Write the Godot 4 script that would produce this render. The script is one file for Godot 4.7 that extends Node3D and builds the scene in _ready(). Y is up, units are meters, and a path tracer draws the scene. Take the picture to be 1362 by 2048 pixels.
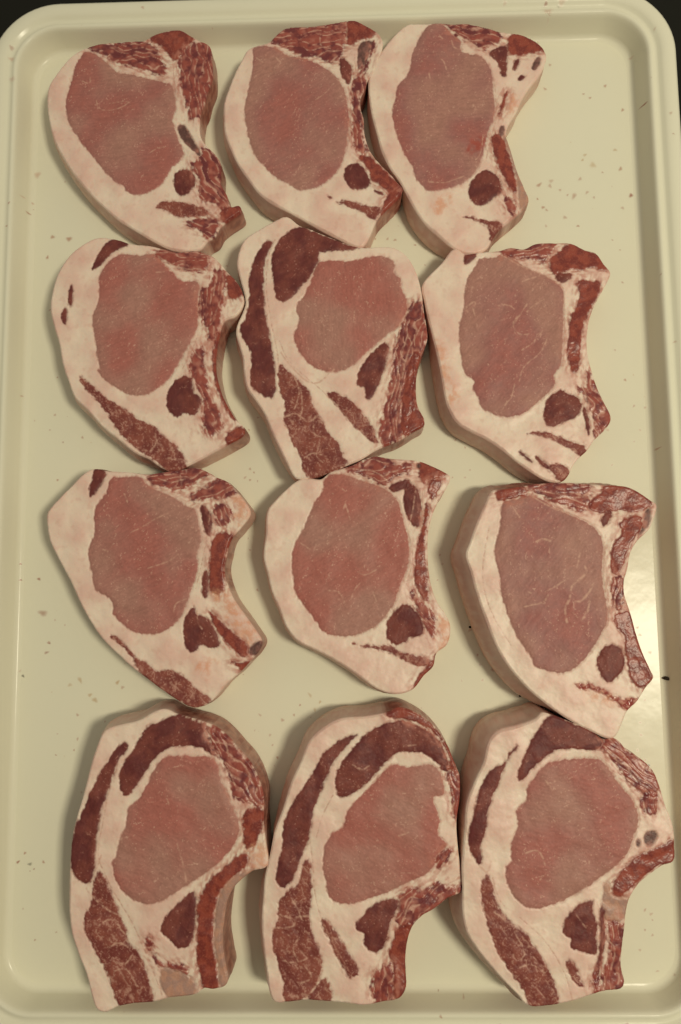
extends Node3D
# Twelve raw pork chops on a cream tray, seen from above. Units are metres; y is up; the tray floor is y = 0.

const CELL := 0.5e-3        # grid of the cut faces
const FLOOR_W := 0.41
const FLOOR_L := 0.6182
const FLOOR_R := 0.020
const EDGE := [[0.0, 0.0], [0.0022, 0.0004], [0.0038, 0.0016], [0.0047, 0.0034], [0.0062, 0.0085], [0.0076, 0.0135], [0.0083, 0.0158], [0.0092, 0.0172], [0.0104, 0.0178], [0.0116, 0.0174], [0.0127, 0.0166], [0.0142, 0.0163], [0.0155, 0.0168], [0.0168, 0.0181], [0.0186, 0.0191], [0.0215, 0.0193], [0.0250, 0.0189], [0.0272, 0.0173], [0.0278, 0.0150], [0.0272, 0.0128], [0.0250, 0.0124], [0.0200, 0.0110], [0.0120, -0.004], [0.0060, -0.0058]]

# chopped specks and smears on the tray: kind, then x, z, radius in tenths of a millimetre
const SPECKS := [
	["r", [2034, -1966, 15, 2116, -2554, 11, -2252, -1769, 13, -2179, -3044, 15, -1706, -3400, 9, -1918, 806, 22, -1872, 1000, 11, -1887, 1061, 11, -2070, 589, 9, -2073, 484, 7, -1951, 584, 11, -2030, 2365, 9, -1927, 2408, 7, -1952, 2420, 4, 799, -297, 9, 1686, 3247, 15, 941, 3250, 11, 606, 3256, 7, 1470, -3254, 13, 1021, -3401, 9]],
	["g", [1650, -1972, 17, 1499, -2083, 17, 1490, -2048, 15, 1416, -2057, 15, 1696, -2093, 15, 1973, -2158, 13, 1973, -1878, 11, 1898, -2766, 13, 2009, -2586, 11, 1791, -2681, 11, 1747, -2711, 9, 1485, -2756, 11, 1526, -2933, 11, 1437, -1895, 11, 1460, -1876, 9, 1452, -1762, 9, 1667, -1757, 9, 1739, -1995, 11, 1850, -2136, 7, 1557, -2017, 9, 1784, -1958, 9, 1606, -1980, 9, 1582, -1820, 13, 1402, -1956, 7, -1928, -1764, 15, -1813, -1747, 17, -1959, -1618, 11, -2160, -1926, 11, -2090, -1928, 11, -2256, -1877, 9, -2172, -1767, 9, -2270, -2085, 7, -1931, -1244, 7, -1907, -411, 7, -1876, -513, 9, -1866, -771, 7, -1686, -356, 9, -1873, 993, 9, -2187, 1115, 7, -1837, 852, 7, -1771, 885, 7, -1846, -71, 9, -1386, 1288, 11, -1674, 1459, 9, -1670, 1610, 9, -1691, 1679, 7, -1807, 1709, 7, -1868, 2366, 9, -1988, 2311, 9, -1908, 2833, 7, -562, -51, 9, -509, -471, 9, -562, -125, 9, -595, -68, 9, -536, -101, 7, -562, 412, 7, -513, 673, 9, -569, -388, 7, -353, 1502, 11, -279, 1471, 9, -417, 1657, 9, -386, 1735, 9, -240, 1409, 9, -433, 1595, 9, -497, 1469, 9, 677, 461, 7, 692, 520, 7, 657, 623, 7, 1207, 125, 9, 1065, -494, 9, 860, -246, 9, 961, -328, 7, 1873, -887, 9, 1946, -1353, 9, 1941, -1581, 7, 1894, -1652, 7, 854, -46, 9, 772, -47, 7, 888, -95, 7, 857, 946, 11, 900, 1105, 9, 914, 1168, 9, 993, 1200, 11, 927, 1263, 9, 1040, 1232, 9, 1073, 1185, 11, 1137, 1170, 9, 1183, 1218, 9, 1948, 1397, 9, 1910, 1536, 9, 1912, 1613, 9, 1925, 942, 9, 1939, 989, 9, 1996, 1100, 9, 1885, 1705, 9, 1929, 1766, 7, 2050, -493, 11, 256, -1656, 11, 323, -1618, 9, 376, -1696, 9, 427, -1687, 9, 291, -1698, 9, 515, -1864, 7, 562, -1648, 7, -895, -2335, 7, -495, -1997, 7, 626, -1505, 7, 1916, 2688, 11, 1880, 2664, 9, 1923, 2723, 7, 1937, 3020, 9, 1918, 2811, 9, 1874, 2781, 7, 1837, 2898, 9, 595, 3198, 11, 746, 3143, 9, 2256, -2433, 11, 2265, -2287, 9, 565, -3396, 9, 2099, -208, 9, 1929, -682, 9, 1978, -505, 9]],
	["o", [1788, -2191, 26, 1737, -2265, 13, 1719, -2229, 11, 1943, -2296, 13, -1663, 1238, 17, -1563, 1366, 17, -1596, 1334, 13, -1419, 1256, 13, -1728, 1269, 13, -176, 1347, 13, -145, 1441, 13, -112, 1391, 11]],
	["p", [-2046, -2219, 22, -2110, -2019, 9, -2071, -2007, 9, -2180, -2968, 20, -2168, -2817, 22, -2057, 1177, 9, 2009, -343, 9, 1542, -3327, 26, 1628, -3306, 15, 1485, -3197, 30, 1575, -3269, 30, 1717, -3341, 13, 2187, -3044, 9, 2079, -2954, 11, -352, -3330, 11, -1275, -3302, 13, -1133, -3355, 11, 845, -3368, 9, 1192, -3263, 13, 1410, -3335, 11, -565, -2995, 9, 2202, -881, 9, 1797, -347, 11, 1815, -113, 9]],
	["k", [-2036, 1209, 9, -2159, 968, 11, -2216, 211, 9, -1954, 2378, 11, 1952, 1797, 9, -844, -2667, 7, 955, 3281, 9, 196, 3279, 7]],
]
const NAMES := {"L": "loin_muscle", "D": "dark_muscle", "B": "belly_muscle", "M": "spine_trim", "R": "rib_bone", "P": "cartilage", "K": "bone_cavity", "W": "wet_cut"}

var noise := {}
var mats := {}
var chops := 0


func _ready():
	# camera, surroundings, exposure
	var cam := Camera3D.new()
	cam.name = "camera"
	cam.transform = Transform3D(Basis(Vector3(0.999613, -0.025189, 0.011805), Vector3(0.014528, 0.110851, -0.993731), Vector3(0.023722, 0.993518, 0.111174)), Vector3(0.01580, 0.52148, 0.07539))
	cam.fov = 65.2385
	cam.near = 0.02
	cam.far = 20.0
	add_child(cam)
	var env := Environment.new()
	env.background_mode = Environment.BG_COLOR
	env.background_color = Color(0.60, 0.58, 0.53)     # what the room round the tray throws back
	env.background_energy_multiplier = 1.02
	env.tonemap_mode = Environment.TONE_MAPPER_LINEAR
	env.tonemap_exposure = 1.08
	env.sdfgi_enabled = true
	env.ssao_enabled = true
	env.ssil_enabled = true
	var we := WorldEnvironment.new()
	we.name = "environment"
	we.environment = env
	add_child(we)
	make_noise()
	make_materials()
	ceiling_lamp(Vector3(0.85, 1.80, 0.20), Vector2(0.32, 0.26), 2.25, "small square white lamp above and to the right of the tray")

	# the surface they rest on
	var table := MeshInstance3D.new()
	table.name = "table"
	var slab := BoxMesh.new()
	slab.size = Vector3(1.6, 0.03, 1.8)
	slab.material = mats.table
	table.mesh = slab
	table.position = Vector3(0, -0.0215, 0)
	table.set_meta("kind", "structure")
	table.set_meta("label", "dark table top under the tray")
	add_child(table)
	make_tray()
	var wall := MeshInstance3D.new()        # added outside the frame, no known wall: blocks light from the nearest row
	wall.name = "wall"
	var board := BoxMesh.new()
	board.size = Vector3(2.4, 0.9, 0.05)
	board.material = mats.wall
	wall.mesh = board
	wall.position = Vector3(0, 0.40, 0.50)
	wall.set_meta("kind", "structure")
	wall.set_meta("label", "added dull brown board out of view, shading the near end of the tray")
	add_child(wall)

	# the twelve chops, row by row; outlines and inner regions are measured on the cut face in tenths of a millimetre
	chop("pork chop in the top left corner with ragged red scrap at its lower tip", Vector2(-0.125, -0.233), 0.0220,
		[-397, -669, 25, -295, -694, 23, -145, -707, 20, -5, -709, 24, 70, -752, 25, 188, -783, 23, 242, -779, 10, 307, -739, 5, 371, -697, 5, 441, -655, 4, 458, -557, 4, 459, -420, 4, 427, -330, 4, 407, -240, 4, 386, -196, 4, 376, -106, 4, 382, -17, 4, 419, 51, 4, 483, 120, 4, 520, 187, 3, 521, 320, 4, 563, 409, 4, 590, 488, 4, 642, 482, 8, 658, 521, 4, 621, 553, 4, 574, 584, 4, 517, 632, 4, 486, 691, 4, 435, 722, 4, 393, 775, 2, 341, 785, 3, 269, 788, 4, 185, 770, 5, 80, 714, 12, -36, 640, 25, -163, 555, 25, -270, 454, 25, -368, 352, 25, -466, 228, 25, -543, 104, 25, -600, -10, 25, -635, -134, 25, -655, -271, 25, -648, -384, 25, -602, -474, 25, -530, -575, 25, -456, -642, 25],
		[
			["L", [-412, -635, -474, -528, -498, -414, -527, -290, -513, -154, -474, -74, -407, 29, -331, 120, -265, 211, -189, 291, -125, 336, -104, 370, -19, 391, 65, 363, 127, 321, 168, 256, 199, 201, 252, 158, 272, 92, 239, 13, 217, -66, 195, -134, 216, -201, 215, -291, 193, -371, 118, -407, 10, -439, -97, -465, -183, -485, -238, -543, -315, -603, -369, -633]],
			["M", [-392, -669, -263, -694, -101, -705, 6, -697, 82, -643, 115, -567, 149, -463, 106, -448, 9, -490, -98, -516, -196, -559, -282, -602, -337, -632]],
			["R", [27, -731, 188, -783, 253, -776, 339, -721, 286, -654, 244, -586, 201, -553, 169, -588, 114, -659]],
			["M", [339, -687, 447, -660, 469, -557, 469, -420, 433, -330, 407, -229, 381, -151, 312, -142, 290, -221, 268, -301, 235, -381, 245, -472, 223, -541, 254, -609]],
			["K", [238, -99, 281, -87, 335, 16, 388, 106, 378, 128, 325, 82, 271, 25, 234, -43]],
			["D", [226, 229, 294, 220, 347, 260, 358, 316, 327, 370, 286, 402, 233, 390, 211, 334, 206, 279]],
			["M", [398, 73, 462, 97, 536, 188, 537, 320, 574, 409, 579, 486, 548, 529, 506, 484, 464, 461, 401, 449, 374, 360, 379, 294, 337, 227, 320, 182, 378, 161]],
			["R", [527, 507, 590, 492, 642, 477, 663, 521, 616, 563, 569, 595, 527, 594]],
			["B", [92, 474, 181, 438, 286, 457, 381, 487, 454, 532, 402, 553, 298, 556, 214, 543, 151, 503]],
			["M", [298, 588, 381, 569, 496, 571, 502, 648, 466, 701, 413, 689, 382, 645, 330, 622]],
		],
		[
			[0.24, [-318, -284, -301, -227, -263, -209, -199, -213, -136, -228, -83, -266]],
			[0.24, [-418, -423, -370, -410, -365, -450]],
			[0.20, [112, 10, 129, 44]],
			[0.24, [40, 108, 92, 76, 145, 66]],
			[0.20, [-232, -259, -136, -267, -94, -255]],
			[-0.17, [201, -542, 203, -405, 247, -313]],
			[-0.17, [292, -64, 345, 16]],
		])
	chop("middle pork chop of the top row, its rib end touching the chop beside it", Vector2(-0.012, -0.234), 0.0230,
		[-429, -600, 25, -368, -631, 25, -287, -650, 25, -236, -703, 25, -164, -750, 25, -53, -757, 21, 90, -769, 22, 232, -790, 22, 293, -792, 12, 373, -750, 6, 443, -704, 4, 477, -648, 1, 476, -588, 0, 439, -492, 0, 408, -407, 0, 372, -359, 0, 356, -301, 1, 325, -238, 2, 324, -163, 2, 343, -88, 2, 346, 8, 3, 365, 93, 3, 398, 167, 2, 457, 242, 1, 515, 307, 1, 563, 371, 0, 592, 413, 0, 566, 464, 2, 501, 530, 4, 436, 596, 4, 405, 646, 4, 375, 718, 4, 324, 800, 0, 271, 797, 1, 173, 744, 5, 56, 679, 8, -62, 604, 13, -170, 539, 13, -259, 490, 25, -348, 420, 25, -418, 325, 25, -488, 218, 25, -538, 111, 24, -579, -7, 25, -589, -114, 25, -588, -210, 25, -570, -285, 25, -520, -423, 25, -469, -530, 25],
		[
			["L", [-388, -615, -297, -623, -226, -599, -155, -553, -74, -535, 26, -499, 107, -448, 166, -392, 216, -305, 239, -197, 248, -90, 236, 37, 215, 163, 189, 235, 139, 307, 59, 368, -31, 397, -100, 395, -149, 363, -229, 319, -298, 254, -378, 157, -413, 61, -438, -46, -450, -142, -443, -238, -418, -345, -398, -452, -393, -550]],
			["M", [-276, -657, -226, -713, -154, -758, -32, -762, 100, -774, 232, -790, 235, -672, 219, -585, 178, -511, 107, -497, 47, -536, -34, -528, -115, -563, -175, -603, -236, -627]],
			["R", [247, -792, 293, -799, 373, -755, 433, -709, 422, -677, 361, -652, 311, -648, 290, -616, 240, -628]],
			["K", [331, -631, 412, -645, 390, -559, 348, -462, 313, -442, 309, -550]],
			["M", [422, -655, 431, -612, 389, -504, 368, -430, 317, -399, 328, -442, 379, -505, 406, -591]],
			["D", [198, -521, 248, -498, 272, -432, 251, -336, 226, -348, 197, -413, 187, -467]],
			["M", [287, -389, 372, -365, 356, -301, 320, -238, 319, -163, 337, -67, 331, 50, 369, 135, 309, 155, 271, 80, 262, -26, 269, -154, 265, -261, 276, -335]],
			["R", [309, 176, 378, 177, 456, 253, 515, 317, 601, 413, 556, 474, 483, 421, 425, 367, 386, 345, 367, 272, 328, 218]],
			["D", [259, 222, 308, 228, 347, 271, 376, 324, 375, 376, 316, 406, 256, 399, 213, 341, 208, 278]],
			["R", [512, 437, 581, 444, 550, 516, 460, 596, 441, 575, 462, 513]],
			["B", [157, 485, 236, 482, 324, 510, 442, 534, 436, 585, 401, 626, 343, 573, 264, 540, 196, 507]],
			["D", [404, 408, 453, 430, 463, 451, 424, 440]],
			["D", [93, 452, 117, 443, 132, 453, 117, 469]],
		],
		[
			[0.28, [232, -787, 241, -737, 235, -650]],
			[0.28, [58, -677, 68, -612, 128, -588]],
			[0.23, [-338, -192, -348, -176]],
			[0.37, [-236, -534, -206, -501]],
			[0.23, [-368, -538, -327, -504]],
			[0.19, [24, -225, 85, -266, 146, -339]],
			[-0.16, [257, -261, 254, -5, 225, 163]],
			[-0.16, [289, -540, 297, -410]],
		])
	chop("rightmost pork chop of the top row with broad white fat down its left edge", Vector2(0.085, -0.229), 0.0220,
		[-325, -810, 30, -270, -816, 23, -189, -813, 23, -98, -819, 21, -28, -806, 21, 73, -808, 19, 163, -783, 14, 292, -741, 15, 412, -721, 15, 471, -698, 7, 559, -635, 4, 596, -569, 4, 589, -505, 4, 546, -420, 4, 478, -337, 4, 425, -253, 4, 382, -158, 4, 329, -75, 4, 312, -2, 4, 334, 83, 4, 360, 189, 4, 386, 283, 4, 421, 378, 4, 443, 461, 4, 396, 522, 4, 326, 582, 4, 266, 632, 4, 225, 672, 4, 184, 743, 3, 153, 783, 1, 84, 812, 0, 21, 811, 0, -22, 789, 0, -70, 757, 7, -146, 684, 30, -232, 599, 30, -299, 495, 30, -355, 389, 7, -393, 305, 3, -460, 199, 8, -508, 92, 17, -536, -25, 22, -569, -164, 16, -586, -293, 12, -590, -411, 0, -558, -518, 2, -495, -624, 0, -423, -720, 19],
		[
			["L", [-200, -784, -128, -818, -78, -802, -29, -740, 39, -673, 28, -619, 87, -585, 166, -561, 214, -495, 236, -408, 237, -290, 244, -184, 232, -110, 200, -47, 177, 47, 155, 131, 122, 214, 71, 286, 1, 336, -99, 365, -207, 372, -255, 329, -294, 276, -312, 203, -360, 117, -397, 21, -425, -85, -439, -171, -417, -266, -395, -373, -338, -436, -312, -500, -295, -596, -252, -693]],
			["M", [-68, -813, 63, -812, 163, -789, 292, -736, 300, -676, 209, -630, 178, -604, 129, -649, 60, -683, -9, -740]],
			["R", [372, -723, 472, -703, 564, -635, 587, -591, 477, -573, 377, -565, 338, -621]],
			["D", [217, -586, 289, -633, 339, -631, 336, -545, 321, -416, 292, -417, 275, -514, 226, -559]],
			["D", [385, -533, 415, -532, 409, -489, 378, -458]],
			["K", [536, -550, 560, -538, 532, -464, 502, -454, 504, -497]],
			["D", [421, -424, 451, -412, 430, -381, 405, -392]],
			["O", [317, -299, 377, -286, 384, -222, 362, -148, 321, -128, 273, -151, 300, -235]],
			["R", [318, -309, 332, -304, 287, -150, 262, -130, 279, -204]],
			["S", [78, 34, 168, 16, 156, 78, 115, 130, 46, 128, 58, 65]],
			["R", [218, -4, 277, -3, 314, 93, 349, 199, 365, 304, 367, 387, 342, 407, 287, 302, 250, 217, 220, 101]],
			["K", [269, -56, 299, -65, 292, -2, 272, 3]],
			["D", [171, 236, 229, 269, 266, 332, 264, 405, 214, 435, 153, 480, 95, 473, 57, 421, 54, 358, 91, 286, 131, 256]],
			["M", [282, 426, 331, 448, 358, 500, 347, 552, 308, 540, 290, 478]],
			["B", [14, 554, 92, 566, 189, 589, 266, 612, 235, 672, 189, 743, 178, 640, 120, 598, 52, 575]],
			["P", [317, 9, 339, 83, 364, 189, 390, 283, 426, 378, 452, 472, 396, 527, 378, 491, 377, 387, 358, 220, 314, 72, 292, 8]],
			["O", [-159, 415, -60, 407, -82, 469, -142, 540, -181, 518]],
		],
		[
			[0.28, [-29, -762, 50, -694, 119, -638, 187, -598]],
			[0.23, [159, -6, 152, 57, 135, 130, 104, 172]],
			[0.28, [-216, 310, -137, 322, -78, 318, 22, 284]],
			[0.23, [-105, -547, -85, -525, -67, -471]],
			[0.23, [-187, -453, -179, -399]],
			[0.33, [-31, -686, -12, -631, 48, -619]],
			[0.28, [-110, -721, -91, -693]],
			[-0.16, [250, -354, 252, -141, 207, 27, 173, 173]],
		])
	chop("leftmost pork chop of the second row with red belly streak running to its lower tip", Vector2(-0.119, -0.085), 0.0270,
		[-359, -766, 30, -297, -775, 20, -193, -755, 15, -120, -728, 16, 15, -709, 7, 119, -680, 3, 191, -662, 5, 304, -670, 4, 376, -647, 8, 428, -624, 5, 479, -570, 4, 521, -516, 3, 572, -462, 1, 613, -387, 0, 623, -313, 0, 573, -230, 1, 501, -200, 3, 471, -127, 4, 452, -23, 4, 442, 80, 4, 453, 184, 4, 483, 287, 4, 524, 370, 4, 574, 452, 4, 625, 504, 4, 620, 554, 4, 535, 604, 8, 445, 653, 8, 336, 711, 3, 256, 750, 1, 177, 779, 0, 96, 748, 9, 26, 696, 27, -65, 654, 30, -167, 571, 30, -270, 488, 30, -373, 374, 30, -457, 290, 30, -500, 186, 30, -544, 61, 30, -568, -65, 30, -607, -191, 30, -631, -297, 30, -624, -403, 30, -591, -530, 30, -522, -646, 30, -441, -720, 30],
		[
			["L", [-129, -659, -46, -646, 36, -655, 89, -600, 151, -535, 224, -469, 326, -457, 327, -330, 329, -172, 299, -89, 229, 34, 179, 127, 130, 198, 49, 258, -31, 288, -112, 276, -194, 233, -277, 170, -313, 117, -298, 107, -320, 24, -333, -81, -356, -197, -347, -270, -318, -344, -315, -428, -317, -524, -252, -608, -191, -655]],
			["D", [-265, -753, -193, -762, -130, -728, -191, -692, -253, -651, -293, -609, -364, -557, -350, -610, -315, -684]],
			["M", [36, -660, 119, -685, 201, -667, 304, -675, 387, -647, 377, -530, 285, -532, 192, -561, 120, -600]],
			["M", [347, -403, 408, -434, 428, -539, 510, -527, 501, -379, 481, -253, 461, -127, 411, -45, 390, -129, 369, -171, 339, -214, 333, -308]],
			["R", [521, -505, 572, -462, 623, -376, 562, -335, 521, -357, 511, -442]],
			["M", [330, -26, 371, -4, 371, 99, 392, 203, 413, 296, 464, 399, 494, 491, 435, 551, 374, 520, 364, 428, 363, 326, 332, 243, 291, 160, 280, 67]],
			["R", [451, -107, 426, -3, 422, 100, 438, 204, 473, 307, 514, 390, 559, 457, 579, 447, 529, 365, 493, 277, 463, 184, 452, 80, 462, -23, 476, -117]],
			["D", [200, 179, 261, 164, 301, 201, 302, 263, 343, 305, 338, 397, 293, 422, 253, 406, 203, 430, 152, 404, 131, 332, 150, 240]],
			["B", [-429, 156, -378, 189, -295, 262, -212, 326, -110, 389, -18, 452, 53, 484, 114, 546, 164, 587, 235, 659, 256, 750, 177, 789, 106, 748, 35, 686, -25, 655, -107, 583, -179, 510, -241, 407, -324, 303, -397, 229]],
			["D", [-496, -454, -484, -400, -502, -305, -519, -348, -511, -422]],
			["D", [-563, -248, -533, -306, -525, -190, -546, -201]],
			["R", [505, 563, 575, 503, 630, 509, 625, 560, 525, 614]],
		],
		[
			[0.34, [57, -644, 120, -600, 182, -566, 285, -542]],
			[0.29, [387, -625, 397, -551, 377, -487]],
			[0.29, [459, -592, 439, -454, 429, -359]],
			[0.29, [490, -527, 480, -358, 440, -233]],
			[0.39, [63, 535, 74, 586, 35, 646]],
			[0.24, [185, 638, 166, 688, 136, 698, 236, 700]],
			[0.24, [15, -32, 15, 9]],
			[0.20, [27, 93, 17, 144]],
			[0.24, [59, -526, 110, -530]],
			[0.24, [102, -387, 143, -376]],
			[-0.17, [334, -120, 290, 4, 230, 117]],
			[-0.17, [380, -129, 440, -212]],
		])
	chop("middle pork chop of the second row with a long dark muscle band down its left", Vector2(-0.001, -0.087), 0.0270,
		[-278, -868, 6, -196, -807, 3, -124, -779, 3, -12, -728, 2, 100, -677, 2, 201, -648, 2, 303, -649, 14, 405, -643, 13, 475, -604, 4, 524, -540, 4, 563, -444, 2, 586, -338, 0, 598, -212, 0, 615, -87, 1, 613, -15, 1, 571, 88, 4, 543, 200, 4, 536, 313, 4, 544, 404, 4, 586, 517, 4, 520, 566, 5, 420, 625, 8, 321, 663, 5, 261, 692, 2, 181, 741, 0, 121, 765, 0, 42, 799, 0, -38, 828, 0, -117, 852, 0, -196, 860, 0, -236, 845, 6, -285, 754, 25, -334, 652, 25, -384, 540, 25, -424, 438, 25, -484, 345, 25, -534, 272, 25, -554, 179, 25, -564, 65, 25, -605, -81, 24, -600, -143, 13, -565, -226, 4, -545, -300, 1, -576, -437, 4, -601, -555, 18, -581, -661, 25, -545, -724, 25, -453, -787, 25, -350, -843, 25],
		[
			["L", [-65, -553, 17, -562, 139, -559, 292, -587, 383, -575, 418, -521, 412, -468, 451, -436, 460, -362, 489, -298, 487, -215, 445, -122, 374, -71, 292, 0, 211, 70, 150, 131, 69, 171, -11, 174, -101, 147, -171, 84, -221, 0, -236, -73, -200, -166, -220, -261, -168, -334, -117, -438, -96, -511]],
			["D", [-196, -797, -114, -768, 18, -711, 120, -664, 191, -643, 58, -627, -64, -617, -75, -564, -127, -459, -188, -387, -240, -325, -290, -294, -341, -306, -361, -401, -376, -518, -371, -624, -309, -730]],
			["D", [-402, -710, -371, -699, -412, -593, -427, -487, -428, -360, -413, -192, -382, -35, -363, 100, -353, 224, -363, 327, -423, 326, -474, 294, -514, 242, -509, 139, -514, 35, -565, -59, -585, -122, -545, -205, -524, -320, -525, -436, -499, -563, -453, -658]],
			["B", [-322, 122, -272, 164, -202, 227, -143, 300, -113, 393, -74, 464, -25, 557, 44, 639, 72, 719, 102, 760, 22, 809, -58, 838, -137, 861, -186, 806, -195, 725, -245, 634, -274, 552, -304, 471, -293, 389, -323, 307, -338, 225]],
			["B", [-23, 313, 47, 314, 127, 366, 185, 428, 244, 511, 282, 592, 291, 643, 223, 601, 154, 539, 85, 467, 27, 385]],
			["D", [342, -10, 372, 22, 350, 114, 329, 196, 287, 288, 246, 358, 217, 348, 207, 286, 168, 265, 169, 193, 220, 102, 271, 41]],
			["M", [445, -111, 529, -276, 589, -275, 601, -150, 624, -66, 571, 88, 528, 200, 516, 312, 504, 414, 481, 535, 400, 634, 321, 663, 303, 562, 324, 441, 367, 289, 390, 156, 402, 33]],
			["R", [571, 83, 543, 200, 536, 313, 544, 415, 591, 517, 510, 576, 450, 595, 443, 464, 456, 311, 489, 158, 532, 56]],
		],
		[
			[0.44, [19, 159, -112, 249, -242, 144, -322, 39]],
			[0.34, [539, -266, 445, -132, 434, -49, 391, 53, 369, 207, 336, 360, 284, 491]],
			[0.34, [494, -69, 440, 106, 408, 259, 355, 411]],
			[0.29, [586, -129, 492, 55, 448, 239, 425, 402]],
			[0.39, [-294, 461, -224, 442, -194, 462, -144, 494, -84, 454]],
			[0.34, [-114, 484, -105, 575, -35, 597]],
			[0.29, [-193, 279, -183, 401, -194, 452]],
			[0.29, [-242, 185, -203, 299, -233, 411]],
			[0.24, [-76, 637, -96, 717, -57, 757]],
			[0.24, [-176, 725, -116, 696, -37, 718]],
			[0.24, [155, -222, 149, -159]],
			[-0.17, [-327, -34, -272, 92, -172, 197, -72, 281, 27, 385, 125, 498]],
			[-0.17, [-410, -572, -410, -381, -372, -118, -342, 39, -333, 142]],
			[-0.17, [-355, -709, -397, -603, -404, -487]],
		])
	chop("rightmost pork chop of the second row with orange stain on its fat edge", Vector2(0.118, -0.075), 0.0250,
		[-380, -756, 0, -315, -717, 1, -224, -726, 0, -102, -733, 17, -20, -753, 24, 61, -740, 27, 143, -776, 28, 264, -778, 22, 365, -774, 15, 454, -726, 10, 523, -703, 4, 570, -628, 4, 608, -569, 4, 584, -506, 4, 530, -413, 4, 486, -331, 4, 457, -248, 4, 437, -124, 4, 442, -21, 4, 458, 62, 4, 483, 164, 4, 527, 277, 4, 566, 379, 4, 528, 449, 4, 456, 518, 4, 404, 587, 4, 358, 627, 4, 311, 686, 4, 280, 745, 2, 239, 779, 2, 161, 773, 6, 84, 732, 19, -11, 661, 30, -107, 579, 30, -203, 507, 30, -300, 455, 30, -397, 392, 30, -454, 290, 30, -476, 187, 30, -493, 64, 30, -515, -60, 23, -542, -186, 7, -569, -311, 3, -587, -417, 1, -600, -501, 1, -563, -564, 16, -469, -657, 30],
		[
			["L", [-225, -683, -144, -687, -62, -701, 17, -656, 96, -602, 165, -574, 234, -535, 297, -471, 302, -356, 291, -210, 281, -86, 265, 37, 218, 98, 226, 149, 174, 220, 102, 279, 20, 339, -79, 362, -158, 346, -245, 294, -263, 232, -296, 170, -280, 129, -339, 77, -361, -6, -368, -120, -369, -244, -336, -348, -328, -464, -300, -568, -252, -631]],
			["M", [-92, -723, -20, -753, 61, -740, 153, -779, 264, -778, 263, -736, 210, -684, 198, -642, 118, -665, 38, -677, -33, -684]],
			["R", [282, -714, 365, -776, 454, -726, 533, -697, 580, -622, 578, -580, 489, -603, 417, -584, 337, -586, 265, -545, 219, -652]],
			["D", [255, -556, 337, -575, 361, -554, 334, -523, 294, -513]],
			["R", [394, -521, 485, -519, 544, -497, 520, -414, 465, -310, 421, -228, 401, -104, 386, 9, 368, 85, 329, 69, 308, -24, 318, -137, 333, -261, 387, -364, 401, -437]],
			["M", [438, 61, 492, 185, 545, 308, 566, 389, 488, 478, 447, 498, 462, 387, 436, 316, 400, 234, 353, 192, 364, 172, 413, 183, 425, 133]],
			["D", [254, 191, 312, 222, 370, 244, 387, 305, 355, 365, 295, 394, 245, 414, 195, 433, 156, 412, 144, 331, 172, 250, 223, 210]],
			["D", [397, 305, 424, 366, 430, 447, 418, 487, 402, 406]],
			["B", [36, 466, 144, 462, 241, 494, 338, 536, 396, 557, 378, 627, 326, 586, 249, 545, 172, 503, 94, 482]],
			["B", [155, 683, 234, 665, 291, 705, 269, 775, 220, 774, 183, 724]],
			["D", [-18, 580, 30, 611, 68, 647, 29, 631]],
			["D", [89, 612, 136, 653, 174, 694, 116, 673]],
			["D", [-316, -706, -244, -715, -287, -663, -323, -648]],
			["O", [-533, -144, -464, -80, -448, 65, -401, 168, -393, 250, -453, 259, -480, 126, -505, -40]],
		],
		[
			[0.34, [-297, -316, -326, -348, -300, -374, -264, -389, -276, -347, -267, -305]],
			[0.29, [-114, -364, -54, -368, -15, -341]],
			[0.29, [155, -558, 93, -538, 42, -519]],
			[0.29, [14, -299, -28, -237, 10, -174, 69, -173]],
			[0.29, [160, -192, 97, -121, 26, -70]],
			[0.29, [188, -140, 135, -48, 31, 43, -2, 135]],
			[0.29, [-32, 155, -55, 236, -96, 286]],
			[0.24, [67, -371, 14, -289, -39, -217]],
			[0.24, [178, -400, 107, -360, 65, -319]],
			[0.24, [-77, 0, -118, 30]],
			[0.34, [-83, -701, 36, -624, 195, -557, 302, -471]],
			[-0.17, [305, -418, 300, -189, 280, 38]],
			[-0.17, [402, 193, 446, 326, 469, 448]],
		])
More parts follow.
